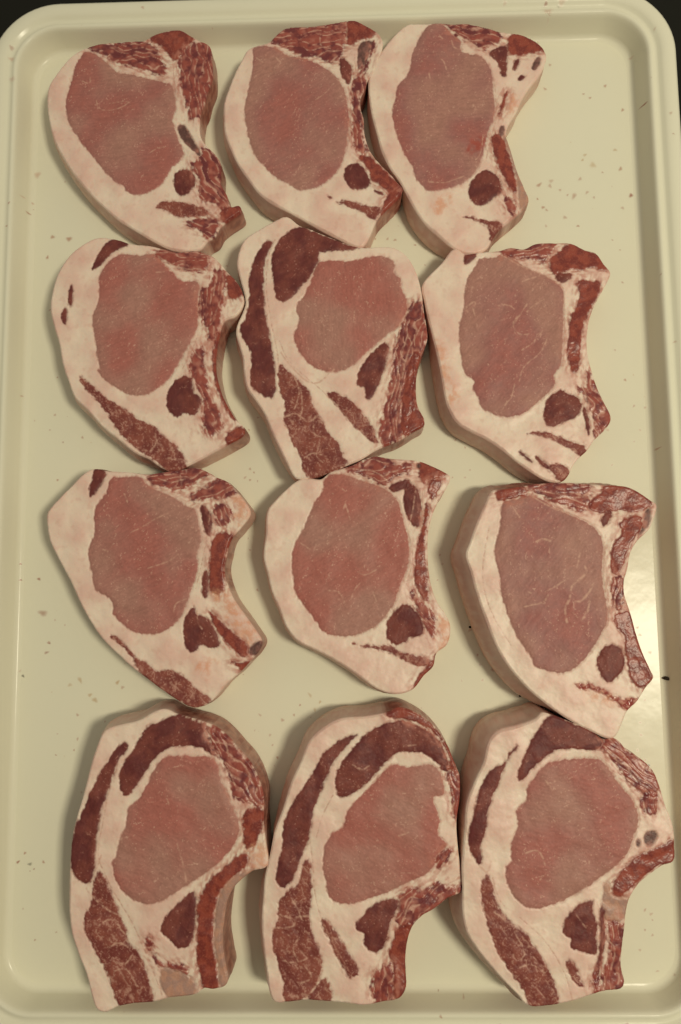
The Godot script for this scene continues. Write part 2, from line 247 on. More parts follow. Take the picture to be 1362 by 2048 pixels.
	chop("leftmost pork chop of the third row with pale squared-off rib bone end", Vector2(-0.112, 0.065), 0.0280,
		[-389, -745, 21, -303, -729, 16, -174, -720, 16, -46, -704, 13, 61, -718, 2, 178, -732, 1, 252, -742, 4, 316, -720, 6, 380, -681, 7, 455, -648, 4, 529, -567, 4, 593, -476, 4, 593, -433, 4, 530, -350, 4, 477, -287, 4, 451, -193, 4, 436, -100, 4, 457, -6, 4, 499, 88, 4, 573, 192, 4, 645, 295, 4, 671, 347, 4, 645, 407, 4, 599, 458, 4, 532, 528, 4, 460, 588, 4, 408, 648, 4, 347, 708, 5, 275, 735, 7, 223, 727, 11, 140, 681, 15, 57, 625, 25, -27, 563, 25, -111, 502, 25, -206, 419, 25, -312, 316, 25, -388, 212, 25, -454, 97, 25, -520, -39, 25, -598, -176, 25, -660, -303, 25, -679, -409, 25, -676, -473, 25, -609, -557, 25, -525, -642, 25, -452, -716, 25],
		[
			["L", [-280, -681, -195, -690, -88, -688, -45, -634, 41, -590, 127, -552, 212, -492, 254, -481, 277, -374, 298, -290, 267, -196, 273, -133, 258, -50, 228, 43, 187, 157, 135, 228, 53, 279, -31, 291, -115, 277, -199, 224, -253, 162, -254, 120, -276, 68, -361, 15, -384, -68, -407, -163, -414, -236, -379, -341, -382, -437, -373, -511, -310, -585]],
			["D", [-378, -749, -313, -724, -333, -660, -364, -607, -406, -565, -418, -608, -403, -672]],
			["M", [-46, -704, 18, -719, 188, -738, 263, -747, 327, -714, 295, -672, 232, -630, 147, -594, 62, -617, -24, -645]],
			["M", [232, -577, 317, -618, 391, -681, 465, -648, 508, -583, 466, -552, 371, -543, 286, -533, 233, -529]],
			["O", [476, -541, 540, -556, 603, -465, 561, -402, 498, -371, 487, -467]],
			["D", [297, -506, 350, -458, 361, -363, 330, -310, 297, -395, 286, -469]],
			["M", [371, -511, 477, -477, 466, -382, 414, -362, 382, -415]],
			["R", [372, -310, 488, -319, 456, -214, 431, -100, 447, -6, 405, 56, 342, 14, 342, -101, 351, -205]],
			["D", [321, -101, 342, -49, 332, 55, 311, 75, 295, 13]],
			["R", [343, 158, 385, 179, 448, 242, 521, 304, 583, 366, 593, 417, 552, 437, 490, 385, 427, 324, 375, 241]],
			["O", [353, 45, 437, 35, 499, 98, 573, 202, 645, 305, 614, 366, 531, 294, 448, 190]],
			["K", [599, 376, 656, 336, 676, 352, 640, 423, 593, 417]],
			["R", [480, 457, 552, 467, 604, 458, 542, 518, 511, 487]],
			["D", [249, 126, 270, 168, 323, 189, 365, 241, 407, 323, 397, 374, 334, 374, 293, 353, 272, 393, 220, 393, 188, 321, 182, 239, 208, 167]],
			["B", [-261, 291, -176, 348, -112, 420, -39, 462, 24, 513, 97, 504, 180, 535, 243, 596, 305, 647, 357, 688, 306, 728, 234, 732, 151, 691, 57, 630, -27, 563, -90, 502, -133, 430, -197, 358]],
			["O", [252, 485, 324, 445, 397, 456, 356, 496, 336, 567, 304, 526]],
		],
		[
			[0.37, [-13, -634, 105, -578, 212, -524, 286, -512]],
			[0.31, [85, -451, 1, -421, -83, -369, -146, -338]],
			[0.42, [-324, -235, -292, -224]],
			[0.31, [270, 147, 276, 219, 302, 261]],
			[0.31, [19, -676, 104, -653, 189, -673]],
			[0.31, [157, -695, 168, -620]],
			[0.26, [-193, -583, -171, -529]],
			[0.31, [350, -500, 340, -384]],
			[0.31, [207, 74, 144, 104, 124, 156]],
			[0.26, [-37, -116, 89, -156, 152, -197]],
			[-0.18, [325, -279, 289, -112, 259, 13]],
		])
	chop("middle pork chop of the third row with large even pink loin and thin fat", Vector2(0.014, 0.058), 0.0270,
		[-358, -585, 0, -279, -593, 0, -219, -588, 4, -160, -632, 0, -80, -655, 0, -21, -674, 1, 59, -713, 0, 128, -727, 5, 227, -710, 13, 306, -704, 16, 394, -693, 13, 472, -661, 8, 559, -615, 6, 588, -590, 4, 567, -531, 4, 506, -432, 4, 464, -334, 4, 442, -246, 4, 435, -149, 4, 437, -32, 4, 454, 94, 4, 490, 191, 4, 536, 259, 4, 563, 335, 4, 541, 440, 4, 473, 496, 4, 452, 572, 4, 393, 628, 4, 334, 702, 4, 276, 730, 10, 199, 734, 17, 104, 700, 25, 10, 633, 25, -85, 566, 25, -181, 508, 25, -277, 460, 25, -373, 411, 25, -441, 324, 25, -479, 228, 25, -528, 111, 25, -557, -6, 25, -581, -113, 25, -566, -241, 25, -556, -389, 25, -497, -467, 25, -427, -536, 18],
		[
			["L", [-199, -592, -130, -621, -51, -610, 27, -579, 125, -547, 203, -506, 261, -436, 288, -327, 315, -238, 323, -150, 311, -33, 260, 82, 229, 178, 189, 245, 130, 311, 52, 358, -45, 386, -132, 385, -218, 356, -256, 298, -324, 210, -382, 123, -400, 16, -405, -82, -390, -179, -340, -267, -300, -355, -260, -444, -210, -513]],
			["M", [-70, -655, 9, -684, 109, -727, 207, -716, 246, -675, 345, -683, 333, -614, 264, -605, 204, -566, 184, -536, 106, -577, 28, -609]],
			["R", [404, -690, 472, -663, 574, -610, 519, -581, 450, -572, 420, -543, 392, -603]],
			["R", [450, -562, 529, -571, 507, -492, 467, -443, 449, -503]],
			["K", [384, -678, 403, -672, 398, -648, 381, -653]],
			["D", [313, -564, 371, -534, 399, -464, 401, -365, 385, -277, 336, -297, 299, -386, 291, -455, 301, -505]],
			["D", [204, -536, 253, -560, 323, -574, 332, -534, 282, -515, 233, -496]],
			["R", [427, -424, 456, -404, 433, -266, 420, -139, 427, -13, 434, 104, 427, 181, 366, 103, 349, 25, 356, -72, 372, -169, 393, -237, 415, -325]],
			["M", [337, 102, 384, 180, 441, 219, 478, 296, 476, 354, 446, 391, 409, 343, 363, 247, 327, 141]],
			["D", [277, 193, 344, 228, 391, 295, 389, 381, 312, 399, 282, 428, 224, 441, 177, 398, 173, 322, 218, 245]],
			["B", [-36, 434, 80, 445, 195, 446, 262, 484, 348, 504, 434, 524, 442, 553, 375, 571, 299, 551, 223, 503, 128, 469]],
			["R", [443, 534, 477, 496, 456, 590, 393, 637, 334, 702, 345, 646]],
			["O", [497, 277, 541, 259, 568, 335, 541, 440, 482, 487, 485, 392]],
		],
		[
			[0.34, [-150, -621, -31, -610, 86, -573, 194, -526]],
			[0.29, [-31, -649, 87, -638, 156, -607, 195, -566]],
			[0.29, [-73, -441, -54, -381, -40, -332]],
			[0.24, [-63, -451, -83, -392]],
			[0.24, [0, -8, 48, 12, 116, -17]],
			[0.24, [-177, 106, -119, 116, -81, 175]],
			[0.24, [18, 60, -22, 108, -42, 165]],
			[0.24, [95, 119, 113, 177]],
			[0.29, [-350, -189, -292, -149]],
			[0.24, [-111, -541, -72, -511]],
			[0.29, [371, -524, 348, -385, 326, -297]],
			[0.24, [440, -562, 418, -434, 394, -267]],
			[-0.17, [329, -209, 339, -72, 299, 73]],
			[-0.17, [409, -503, 415, -345]],
		])
	chop("thick pork chop right in the third row with wet red cut near its tip", Vector2(0.138, 0.081), 0.0370,
		[-412, -713, 60, -350, -722, 54, -217, -741, 53, -114, -755, 26, 29, -758, 6, 191, -745, 40, 374, -732, 37, 444, -710, 17, 541, -641, 10, 573, -615, 9, 561, -549, 9, 522, -467, 9, 447, -397, 9, 403, -327, 9, 378, -226, 9, 355, -155, 9, 355, -75, 9, 385, 36, 9, 409, 145, 9, 442, 264, 9, 486, 373, 9, 499, 413, 9, 451, 471, 9, 398, 548, 9, 336, 606, 9, 303, 674, 8, 259, 751, 0, 210, 760, 0, 123, 721, 0, 8, 662, 0, -79, 603, 12, -165, 534, 43, -242, 464, 60, -328, 365, 60, -394, 266, 60, -441, 156, 60, -487, 26, 60, -532, -126, 60, -559, -238, 60, -582, -329, 60, -555, -401, 60, -510, -523, 60, -456, -636, 60],
		[
			["L", [-353, -639, -271, -664, -188, -683, -118, -662, -39, -609, 61, -556, 150, -514, 218, -451, 244, -359, 227, -217, 236, -96, 247, -16, 243, 74, 210, 143, 166, 222, 103, 300, 31, 359, -40, 383, -119, 367, -197, 342, -215, 287, -272, 208, -319, 107, -355, 7, -382, -104, -384, -185, -406, -286, -408, -378, -379, -480, -366, -562]],
			["R", [-381, -717, -217, -741, -198, -694, -271, -669, -353, -650, -388, -655]],
			["M", [-207, -741, -94, -760, 49, -757, 181, -745, 178, -678, 154, -596, 112, -576, 43, -608, -38, -635, -117, -682]],
			["R", [229, -687, 272, -738, 374, -737, 444, -710, 551, -631, 518, -590, 426, -571, 346, -583, 285, -573, 233, -564, 164, -596, 177, -647]],
			["D", [243, -553, 295, -588, 293, -532, 250, -492, 231, -512]],
			["K", [502, -570, 528, -590, 529, -508, 480, -448, 448, -417, 482, -488]],
			["R", [342, -511, 436, -556, 480, -540, 471, -468, 417, -397, 383, -327, 360, -256, 316, -196, 282, -207, 281, -298, 306, -389, 354, -449]],
			["M", [285, -176, 361, -175, 355, -75, 315, 25, 278, -36]],
			["R", [284, 44, 380, 26, 409, 135, 442, 264, 486, 373, 493, 422, 431, 471, 374, 441, 350, 333, 335, 234, 338, 174, 300, 124]],
			["D", [226, 223, 296, 223, 333, 273, 329, 352, 286, 411, 235, 439, 188, 400, 171, 331, 189, 262]],
			["W", [37, 447, 116, 443, 194, 468, 290, 528, 408, 529, 387, 568, 336, 606, 288, 567, 231, 527, 154, 488, 85, 477]],
			["O", [74, 497, 183, 498, 269, 557, 190, 551, 112, 526]],
		],
		[
			[0.58, [128, -249, 131, -209, 42, -129, 29, -69, -4, 11, 3, 81]],
			[0.58, [169, -148, 152, -107, 99, -48, 58, -38]],
			[0.58, [143, -37, 126, 23, 88, 72]],
			[0.58, [-159, -400, -117, -415, -77, -404]],
			[0.31, [-100, -85, -132, -41, -244, -12]],
			[0.31, [24, -180, -58, -130, -120, -101]],
			[0.31, [101, -331, 77, -240]],
			[0.37, [-168, -673, -39, -598, 111, -545, 230, -482]],
			[0.31, [-25, -691, 66, -669, 147, -668]],
			[0.26, [-293, -613, -254, -550]],
			[0.26, [-220, -102, -201, -92]],
			[0.31, [258, -440, 244, -258, 246, -96]],
			[-0.18, [253, -339, 250, -167, 258, -36, 263, 84]],
			[-0.18, [240, -482, 323, -521, 466, -558]],
			[-0.18, [-439, -501, -489, -206, -446, 6, -332, 217]],
		])
	chop("leftmost pork chop of the bottom row with long curved bright red rib bone", Vector2(-0.100, 0.224), 0.0340,
		[-32, -853, 18, 48, -823, 9, 158, -793, 9, 267, -753, 12, 347, -695, 6, 416, -618, 6, 485, -541, 6, 535, -445, 6, 564, -341, 6, 564, -199, 4, 578, -68, 2, 588, 48, 0, 505, 76, 8, 447, 117, 6, 389, 172, 6, 351, 246, 6, 332, 356, 6, 323, 475, 6, 343, 611, 6, 353, 701, 6, 276, 732, 22, 219, 728, 21, 180, 755, 14, 123, 768, 24, 27, 777, 24, -68, 800, 24, -183, 809, 25, -279, 827, 19, -355, 858, 27, -404, 836, 40, -434, 764, 40, -466, 655, 40, -517, 537, 40, -559, 418, 40, -576, 308, 40, -580, 169, 40, -579, 29, 40, -572, -111, 40, -546, -233, 40, -505, -376, 40, -473, -509, 40, -436, -633, 40, -389, -730, 40, -290, -763, 40, -190, -786, 40, -101, -834, 40],
		[
			["L", [-28, -573, 51, -587, 150, -581, 229, -581, 288, -542, 309, -456, 348, -370, 398, -257, 427, -172, 398, -78, 330, 5, 243, 79, 137, 144, 59, 190, -37, 245, -115, 258, -203, 235, -272, 179, -313, 96, -329, 21, -305, -16, -287, -110, -249, -185, -241, -279, -173, -345, -125, -430, -87, -506]],
			["D", [-51, -785, 48, -823, 158, -788, 228, -754, 208, -696, 268, -638, 278, -580, 209, -619, 130, -639, 30, -635, -48, -602, -107, -535, -165, -450, -213, -383, -252, -350, -283, -384, -299, -450, -285, -517, -227, -603, -179, -689, -130, -757]],
			["D", [-258, -661, -247, -632, -296, -565, -334, -470, -361, -375, -399, -271, -416, -176, -429, -63, -431, 39, -449, 132, -488, 146, -537, 114, -568, 58, -576, -55, -554, -177, -517, -262, -480, -347, -423, -470, -365, -556, -317, -633]],
			["M", [228, -754, 287, -744, 367, -676, 436, -594, 495, -521, 544, -426, 564, -294, 476, -313, 388, -342, 368, -427, 328, -532, 278, -599, 248, -667]],
			["R", [456, -266, 564, -275, 564, -199, 535, -106, 496, -50, 457, -50, 447, -144]],
			["O", [466, -22, 525, -78, 583, -40, 593, 43, 486, 71]],
			["R", [437, -22, 476, -13, 467, 52, 389, 108, 321, 181, 283, 282, 274, 392, 275, 502, 295, 611, 305, 719, 238, 741, 189, 647, 174, 538, 178, 401, 181, 264, 224, 153, 301, 79, 369, 24]],
			["D", [157, 195, 167, 310, 163, 401, 130, 492, 63, 501, 14, 456, -35, 410, -26, 355, 22, 291, 79, 245]],
			["B", [-401, 72, -351, 151, -300, 262, -279, 327, -239, 391, -227, 483, -169, 519, -129, 601, -99, 683, -78, 809, -183, 818, -269, 831, -310, 737, -350, 637, -410, 546, -441, 482, -476, 418, -488, 336, -446, 262, -443, 170, -430, 114]],
			["M", [-122, 446, -83, 456, -72, 538, -13, 583, 83, 592, 132, 665, 64, 629, -32, 610, -91, 556]],
			["P", [-32, 628, 64, 629, 161, 683, 171, 755, 8, 773]],
			["P", [496, 66, 515, 76, 447, 122, 394, 172, 356, 246, 337, 356, 328, 475, 347, 611, 357, 710, 314, 719, 299, 611, 280, 502, 279, 392, 288, 282, 326, 181, 394, 108]],
		],
		[
			[0.36, [56, -80, 82, -5, 107, 97, 112, 134]],
			[0.36, [-449, 123, -477, 169, -427, 225, -338, 299, -269, 327]],
			[0.31, [-395, 373, -327, 345, -248, 428]],
			[0.31, [-334, 501, -286, 474, -227, 501]],
			[0.41, [-313, 574, -245, 592, -197, 538]],
			[0.31, [-302, 628, -235, 619, -166, 710]],
			[0.31, [-5, -335, 5, -306]],
			[0.36, [238, -734, 268, -667, 337, -647, 357, -580]],
			[0.31, [338, -542, 377, -465, 407, -389]],
			[0.36, [446, -531, 486, -464, 466, -389]],
			[0.41, [-430, 77, -412, 39, -393, -16]],
			[-0.18, [-352, -394, -387, -204, -411, -17, -351, 123, -270, 263, -200, 373, -110, 556, -21, 764]],
			[-0.18, [-305, -537, -328, -432]],
		])
	chop("middle pork chop of the bottom row with dark cap muscle and blotchy marbled belly", Vector2(0.014, 0.222), 0.0340,
		[165, -802, 40, 234, -830, 24, 293, -820, 13, 390, -771, 6, 467, -694, 6, 523, -598, 6, 568, -484, 6, 586, -436, 5, 583, -314, 2, 560, -174, 2, 565, -25, 1, 576, 95, 0, 577, 215, 0, 500, 251, 6, 412, 315, 8, 345, 351, 6, 286, 415, 6, 255, 505, 6, 243, 632, 6, 246, 739, 6, 202, 802, 10, 107, 820, 23, 12, 838, 28, -83, 829, 33, -196, 820, 33, -320, 811, 30, -434, 820, 28, -510, 820, 40, -543, 757, 40, -557, 649, 40, -576, 522, 40, -586, 376, 40, -576, 239, 40, -566, 128, 17, -537, 8, 4, -507, -132, 21, -458, -254, 40, -409, -405, 40, -349, -528, 40, -299, -642, 40, -200, -728, 40, -101, -770, 38, 37, -779, 35],
		[
			["L", [199, -505, 286, -486, 384, -504, 452, -485, 488, -409, 486, -324, 428, -315, 446, -249, 463, -174, 452, -100, 498, -53, 439, 12, 428, 67, 359, 131, 263, 168, 166, 214, 59, 250, -37, 277, -133, 281, -190, 249, -213, 148, -227, 55, -217, -28, -177, -112, -109, -149, -78, -243, -19, -308, 70, -392, 130, -458]],
			["D", [174, -749, 262, -758, 350, -728, 418, -694, 475, -637, 512, -551, 529, -475, 499, -456, 452, -513, 385, -561, 307, -576, 219, -567, 150, -515, 90, -449, 21, -383, -67, -327, -126, -318, -145, -365, -144, -451, -104, -526, -44, -602, 35, -678, 105, -726]],
			["R", [155, -802, 235, -840, 332, -801, 409, -752, 476, -684, 532, -588, 573, -484, 538, -456, 517, -560, 466, -656, 389, -721, 282, -758, 204, -773]],
			["D", [-14, -679, -54, -641, -103, -584, -163, -508, -203, -423, -233, -347, -273, -253, -293, -150, -313, -66, -353, 18, -382, 101, -450, 189, -503, 156, -489, 54, -464, -39, -459, -151, -419, -263, -350, -367, -281, -461, -221, -565, -132, -641]],
			["M", [509, -456, 591, -446, 593, -323, 569, -183, 528, -267, 531, -361]],
			["M", [439, 21, 517, -25, 525, 21, 476, 67, 437, 86]],
			["M", [213, 232, 310, 196, 406, 187, 435, 159, 521, 187, 589, 160, 587, 215, 500, 260, 412, 324, 344, 360, 286, 415, 229, 406, 191, 378, 212, 305]],
			["R", [210, 406, 296, 397, 260, 505, 248, 632, 251, 739, 197, 811, 166, 730, 177, 614, 149, 578, 170, 487]],
			["M", [110, 632, 168, 614, 175, 704, 154, 820, 69, 829, 52, 685]],
			["D", [175, 255, 213, 269, 182, 351, 153, 405, 151, 469, 102, 541, 55, 550, 8, 505, 8, 451, -44, 414, 0, 350, 78, 277]],
			["B", [-314, 36, -295, 129, -296, 249, -307, 359, -288, 450, -241, 559, -242, 667, -271, 730, -329, 793, -443, 820, -462, 721, -490, 613, -519, 522, -519, 440, -490, 358, -489, 285, -441, 212, -373, 166, -353, 83]],
			["B", [-240, 368, -192, 386, -135, 469, -79, 550, -23, 649, -71, 690, -118, 631, -165, 550, -202, 468]],
			["B", [-224, 694, -186, 748, -196, 824, -291, 820, -320, 802, -272, 739]],
		],
		[
			[0.41, [-307, 350, -384, 359, -403, 404, -519, 413]],
			[0.31, [-412, 249, -374, 313, -355, 368]],
			[0.31, [-480, 340, -422, 359]],
			[0.31, [-365, 468, -404, 523, -375, 595]],
			[0.31, [-462, 595, -395, 604, -318, 577]],
			[0.31, [-328, 631, -300, 685, -367, 721]],
			[0.31, [-46, -507, 13, -478, 52, -497]],
			[0.46, [-233, 649, -271, 730, -329, 793]],
			[0.31, [222, 278, 182, 378, 142, 469]],
			[0.36, [339, 196, 290, 251, 230, 378]],
			[0.31, [278, -119, 220, -101]],
			[0.26, [259, -610, 338, -618]],
			[-0.18, [-303, -84, -285, 55, -277, 194, -249, 332, -155, 523, -80, 649]],
			[-0.18, [-165, -328, -225, -215, -265, -84]],
			[-0.18, [-192, 405, -146, 559, -118, 667]],
		])
	chop("rightmost pork chop of the bottom row, its red rib reaching the tray edge", Vector2(0.133, 0.224), 0.0370,
		[-112, -815, 28, -67, -810, 7, 40, -770, 0, 166, -716, 0, 243, -662, 1, 312, -666, 1, 368, -607, 7, 454, -549, 8, 519, -481, 8, 553, -385, 8, 577, -290, 8, 602, -223, 8, 617, -148, 8, 617, -63, 8, 607, 22, 8, 538, 49, 15, 468, 96, 9, 397, 152, 8, 345, 226, 8, 322, 300, 8, 308, 392, 8, 288, 502, 8, 278, 594, 8, 287, 703, 8, 195, 726, 29, 147, 735, 26, 50, 766, 26, -37, 789, 30, -143, 807, 37, -257, 807, 55, -313, 748, 55, -387, 675, 55, -461, 593, 55, -535, 501, 55, -591, 409, 55, -612, 298, 46, -608, 176, 0, -610, 54, 0, -597, -59, 10, -584, -172, 20, -570, -306, 17, -517, -430, 43, -464, -536, 55, -431, -652, 55, -369, -715, 55, -259, -743, 55, -158, -777, 55],
		[
			["L", [-108, -524, -29, -548, 90, -556, 208, -551, 265, -502, 301, -435, 347, -377, 401, -300, 421, -205, 382, -111, 348, -26, 287, 39, 196, 104, 97, 169, -3, 225, -101, 262, -199, 280, -275, 252, -331, 187, -358, 112, -355, 46, -325, 18, -322, -76, -279, -180, -286, -266, -225, -323, -222, -380, -170, -457]],
			["D", [-67, -810, 40, -770, 166, -716, 243, -662, 211, -609, 132, -604, 33, -610, -46, -601, -117, -553, -189, -496, -240, -438, -270, -438, -262, -506, -214, -602, -161, -699, -119, -747]],
			["D", [-263, -631, -315, -564, -347, -497, -379, -420, -421, -334, -453, -248, -467, -143, -499, -58, -497, 36, -540, -2, -567, -77, -564, -153, -532, -258, -510, -344, -467, -440, -406, -507, -345, -535, -313, -593]],
			["M", [243, -657, 312, -666, 373, -607, 458, -544, 523, -472, 552, -376, 491, -338, 434, -367, 378, -405, 323, -483, 277, -550, 221, -609]],
			["M", [443, -348, 531, -347, 515, -243, 457, -252]],
			["K", [451, -129, 510, -143, 512, -101, 457, -63]],
			["K", [400, -92, 420, -101, 413, -64, 397, -68]],
			["R", [605, -100, 626, -53, 612, 26, 539, 40, 459, 87, 378, 152, 297, 216, 250, 198, 253, 142, 304, 77, 376, 2, 456, -35, 535, -63]],
			["P", [224, 132, 249, 216, 345, 226, 321, 318, 281, 355, 204, 346, 183, 281, 191, 207]],
			["D", [188, 272, 198, 364, 194, 466, 175, 557, 141, 667, 113, 648, 146, 557, 166, 447, 166, 346]],
			["M", [223, 355, 304, 365, 288, 502, 278, 594, 287, 712, 186, 730, 161, 639, 204, 548, 209, 447]],
			["M", [123, 630, 159, 676, 146, 748, 109, 739]],
			["D", [113, 235, 137, 239, 129, 300, 155, 364, 142, 438, 148, 521, 109, 530, 52, 511, -5, 493, -3, 447, -45, 410, -16, 318, 34, 271]],
			["B", [-479, 93, -446, 121, -429, 205, -384, 307, -299, 382, -243, 428, -198, 502, -152, 575, -108, 667, -85, 803, -162, 812, -248, 812, -274, 739, -319, 666, -374, 593, -429, 501, -465, 400, -490, 298, -507, 195]],
			["B", [-27, 557, 20, 585, 45, 667, 53, 703, 6, 676, -29, 603]],
		],
		[
			[0.32, [-245, -29, -167, -38, -131, 38]],
			[0.26, [123, 20, 121, 48]],
			[0.32, [-320, 409, -266, 520, -286, 557]],
			[0.32, [-307, 602, -230, 584, -155, 630]],
			[0.32, [-432, 298, -366, 345]],
			[0.37, [250, -608, 325, -531, 383, -511]],
			[0.32, [363, -511, 418, -434, 496, -414]],
			[0.26, [-112, -437, -75, -380]],
			[0.47, [-442, 17, -464, 74, -502, 45]],
			[0.32, [209, 447, 245, 502, 220, 612]],
			[0.26, [32, 309, 87, 383]],
			[-0.18, [-436, 111, -391, 242, -278, 336, -148, 456, -40, 639, -7, 776]],
			[-0.18, [160, 253, 170, 364, 160, 456]],
		])


# ---------------------------------------------------------------- helpers

func make_noise():
	for n in [["low", 0.035, 2, 11], ["mid", 0.14, 3, 12], ["fine", 0.7, 2, 13], ["rag", 0.26, 3, 14], ["vein", 0.075, 3, 15], ["warp", 0.09, 2, 16], ["mess", 0.11, 2, 17], ["flock", 0.30, 2, 18]]:
		var f := FastNoiseLite.new()
		f.noise_type = FastNoiseLite.TYPE_SIMPLEX_SMOOTH
		f.seed = n[3]
		f.frequency = n[1]
		f.fractal_type = FastNoiseLite.FRACTAL_RIDGED if n[0] in ["vein", "mess"] else FastNoiseLite.FRACTAL_FBM
		f.fractal_octaves = n[2]
		noise[n[0]] = f
	var c := FastNoiseLite.new()
	c.noise_type = FastNoiseLite.TYPE_CELLULAR
	c.seed = 21
	c.frequency = 0.16
	c.fractal_type = FastNoiseLite.FRACTAL_NONE
	c.cellular_return_type = FastNoiseLite.RETURN_DISTANCE2_SUB
	c.cellular_jitter = 1.0
	noise["cell"] = c


func bump_texture(freq: float, strength: float, rng: int) -> NoiseTexture2D:
	var f := FastNoiseLite.new()
	f.noise_type = FastNoiseLite.TYPE_SIMPLEX_SMOOTH
	f.seed = rng
	f.frequency = freq
	f.fractal_octaves = 4
	var t := NoiseTexture2D.new()
	t.width = 512
	t.height = 512
	t.seamless = true
	t.as_normal_map = true
	t.bump_strength = strength
	t.noise = f
	return t


func material(rough: float, spec: float, bump: Texture2D = null, scale := 1.0, depth := 0.5) -> StandardMaterial3D:
	var m := StandardMaterial3D.new()
	m.roughness = rough
	m.metallic_specular = spec
	if bump:
		m.normal_enabled = true
		m.normal_texture = bump
		m.normal_scale = depth
		m.uv1_triplanar = true
		m.uv1_world_triplanar = true
		m.uv1_scale = Vector3.ONE * scale
	return m


func make_materials():
	var grain := bump_texture(0.03, 6.0, 31)
	var smooth := bump_texture(0.012, 5.0, 32)
	for t in [["F", 0.45, 0.45, smooth, 28.0, 0.16], ["L", 0.52, 0.32, grain, 28.0, 0.12], ["D", 0.50, 0.32, grain, 28.0, 0.2], ["B", 0.48, 0.35, grain, 28.0, 0.22], ["M", 0.32, 0.42, smooth, 34.0, 0.45], ["R", 0.33, 0.42, smooth, 34.0, 0.4], ["P", 0.42, 0.45, smooth, 28.0, 0.5], ["K", 0.45, 0.4, grain, 28.0, 0.6], ["W", 0.07, 0.5, smooth, 40.0, 0.6]]:
		var m := material(t[1], t[2], t[3], t[4], t[5])
		m.vertex_color_use_as_albedo = true
		m.subsurf_scatter_enabled = t[0] in ["F", "P"]
		m.subsurf_scatter_strength = 0.06
		mats[t[0]] = m
	mats.tray = material(0.20, 0.27, bump_texture(0.008, 2.0, 33), 9.0, 0.25)
	mats.tray.albedo_color = Color(0.765, 0.745, 0.595).linear_to_srgb()
	mats.speck = material(0.35, 0.5)
	mats.drop = material(0.04, 0.5)
	mats.drop.albedo_color = Color(0.68, 0.64, 0.50).linear_to_srgb()
	mats.speck.vertex_color_use_as_albedo = true
	mats.table = material(0.7, 0.2, smooth, 12.0, 0.3)
	mats.table.albedo_color = Color(0.014, 0.014, 0.011).linear_to_srgb()
	mats.scrap = material(0.5, 0.4, grain, 40.0, 0.6)
	mats.scrap.albedo_color = Color(0.03, 0.018, 0.010).linear_to_srgb()
	mats.wall = material(0.8, 0.3)  # for the added board that keeps light off the near end
	mats.wall.albedo_color = Color(0.06, 0.055, 0.05).linear_to_srgb()
	mats.housing = material(0.5, 0.5)
	mats.housing.albedo_color = Color(0.85, 0.85, 0.83)
	var g := material(0.6, 0.5)
	g.albedo_color = Color(0.9, 0.9, 0.88)
	g.emission_enabled = true
	g.emission = Color(1.0, 0.96, 0.85)
	g.emission_energy_multiplier = 0.3
	mats.glow = g


func ceiling_lamp(at: Vector3, size: Vector2, energy: float, label: String):
	var root := Node3D.new()
	root.name = "ceiling_lamp"
	root.position = at
	root.set_meta("label", label)
	root.set_meta("category", "ceiling lamp")
	add_child(root, true)
	for p in [["housing", Vector3(size.x + 0.04, 0.05, size.y + 0.04), 0.035, mats.housing], ["diffuser", Vector3(size.x, 0.01, size.y), 0.004, mats.glow]]:
		var o := MeshInstance3D.new()
		o.name = p[0]
		var b := BoxMesh.new()
		b.size = p[1]
		b.material = p[3]
		o.mesh = b
		o.position.y = p[2]
		root.add_child(o)
	var l := AreaLight3D.new()
	l.name = "light"
	l.area_size = size
	l.light_color = Color(1.0, 0.96, 0.85)
	l.light_energy = energy
	l.area_normalize_energy = true
	l.shadow_enabled = true
	l.area_range = 6.0
	l.position.y = -0.004
	l.rotation_degrees.x = -90
	root.add_child(l)


func commit(called: String, verts: PackedVector3Array, norms: PackedVector3Array, cols: PackedColorArray, index: PackedInt32Array, mat: Material, parent: Node) -> MeshInstance3D:
	var a := []
	a.resize(Mesh.ARRAY_MAX)
	a[Mesh.ARRAY_VERTEX] = verts
	a[Mesh.ARRAY_NORMAL] = norms
	if cols.size():
		a[Mesh.ARRAY_COLOR] = cols
	a[Mesh.ARRAY_INDEX] = index
	var m := ArrayMesh.new()
	m.add_surface_from_arrays(Mesh.PRIMITIVE_TRIANGLES, a)
	m.surface_set_material(0, mat)
	var o := MeshInstance3D.new()
	o.name = called
	o.mesh = m
	parent.add_child(o, true)
	return o


# ---------------------------------------------------------------- tray

func tray_loop(e: float) -> PackedVector2Array:
	var out := PackedVector2Array()
	var r := FLOOR_R + e
	for k in 4:
		var sx: float = [1, -1, -1, 1][k]
		var sz: float = [1, 1, -1, -1][k]
		var c := Vector2(sx * (FLOOR_W / 2 - FLOOR_R), sz * (FLOOR_L / 2 - FLOOR_R))
		for i in 17:
			var a := k * PI / 2 + i / 16.0 * PI / 2
			out.append(c + Vector2(cos(a), sin(a)) * r)
	return out


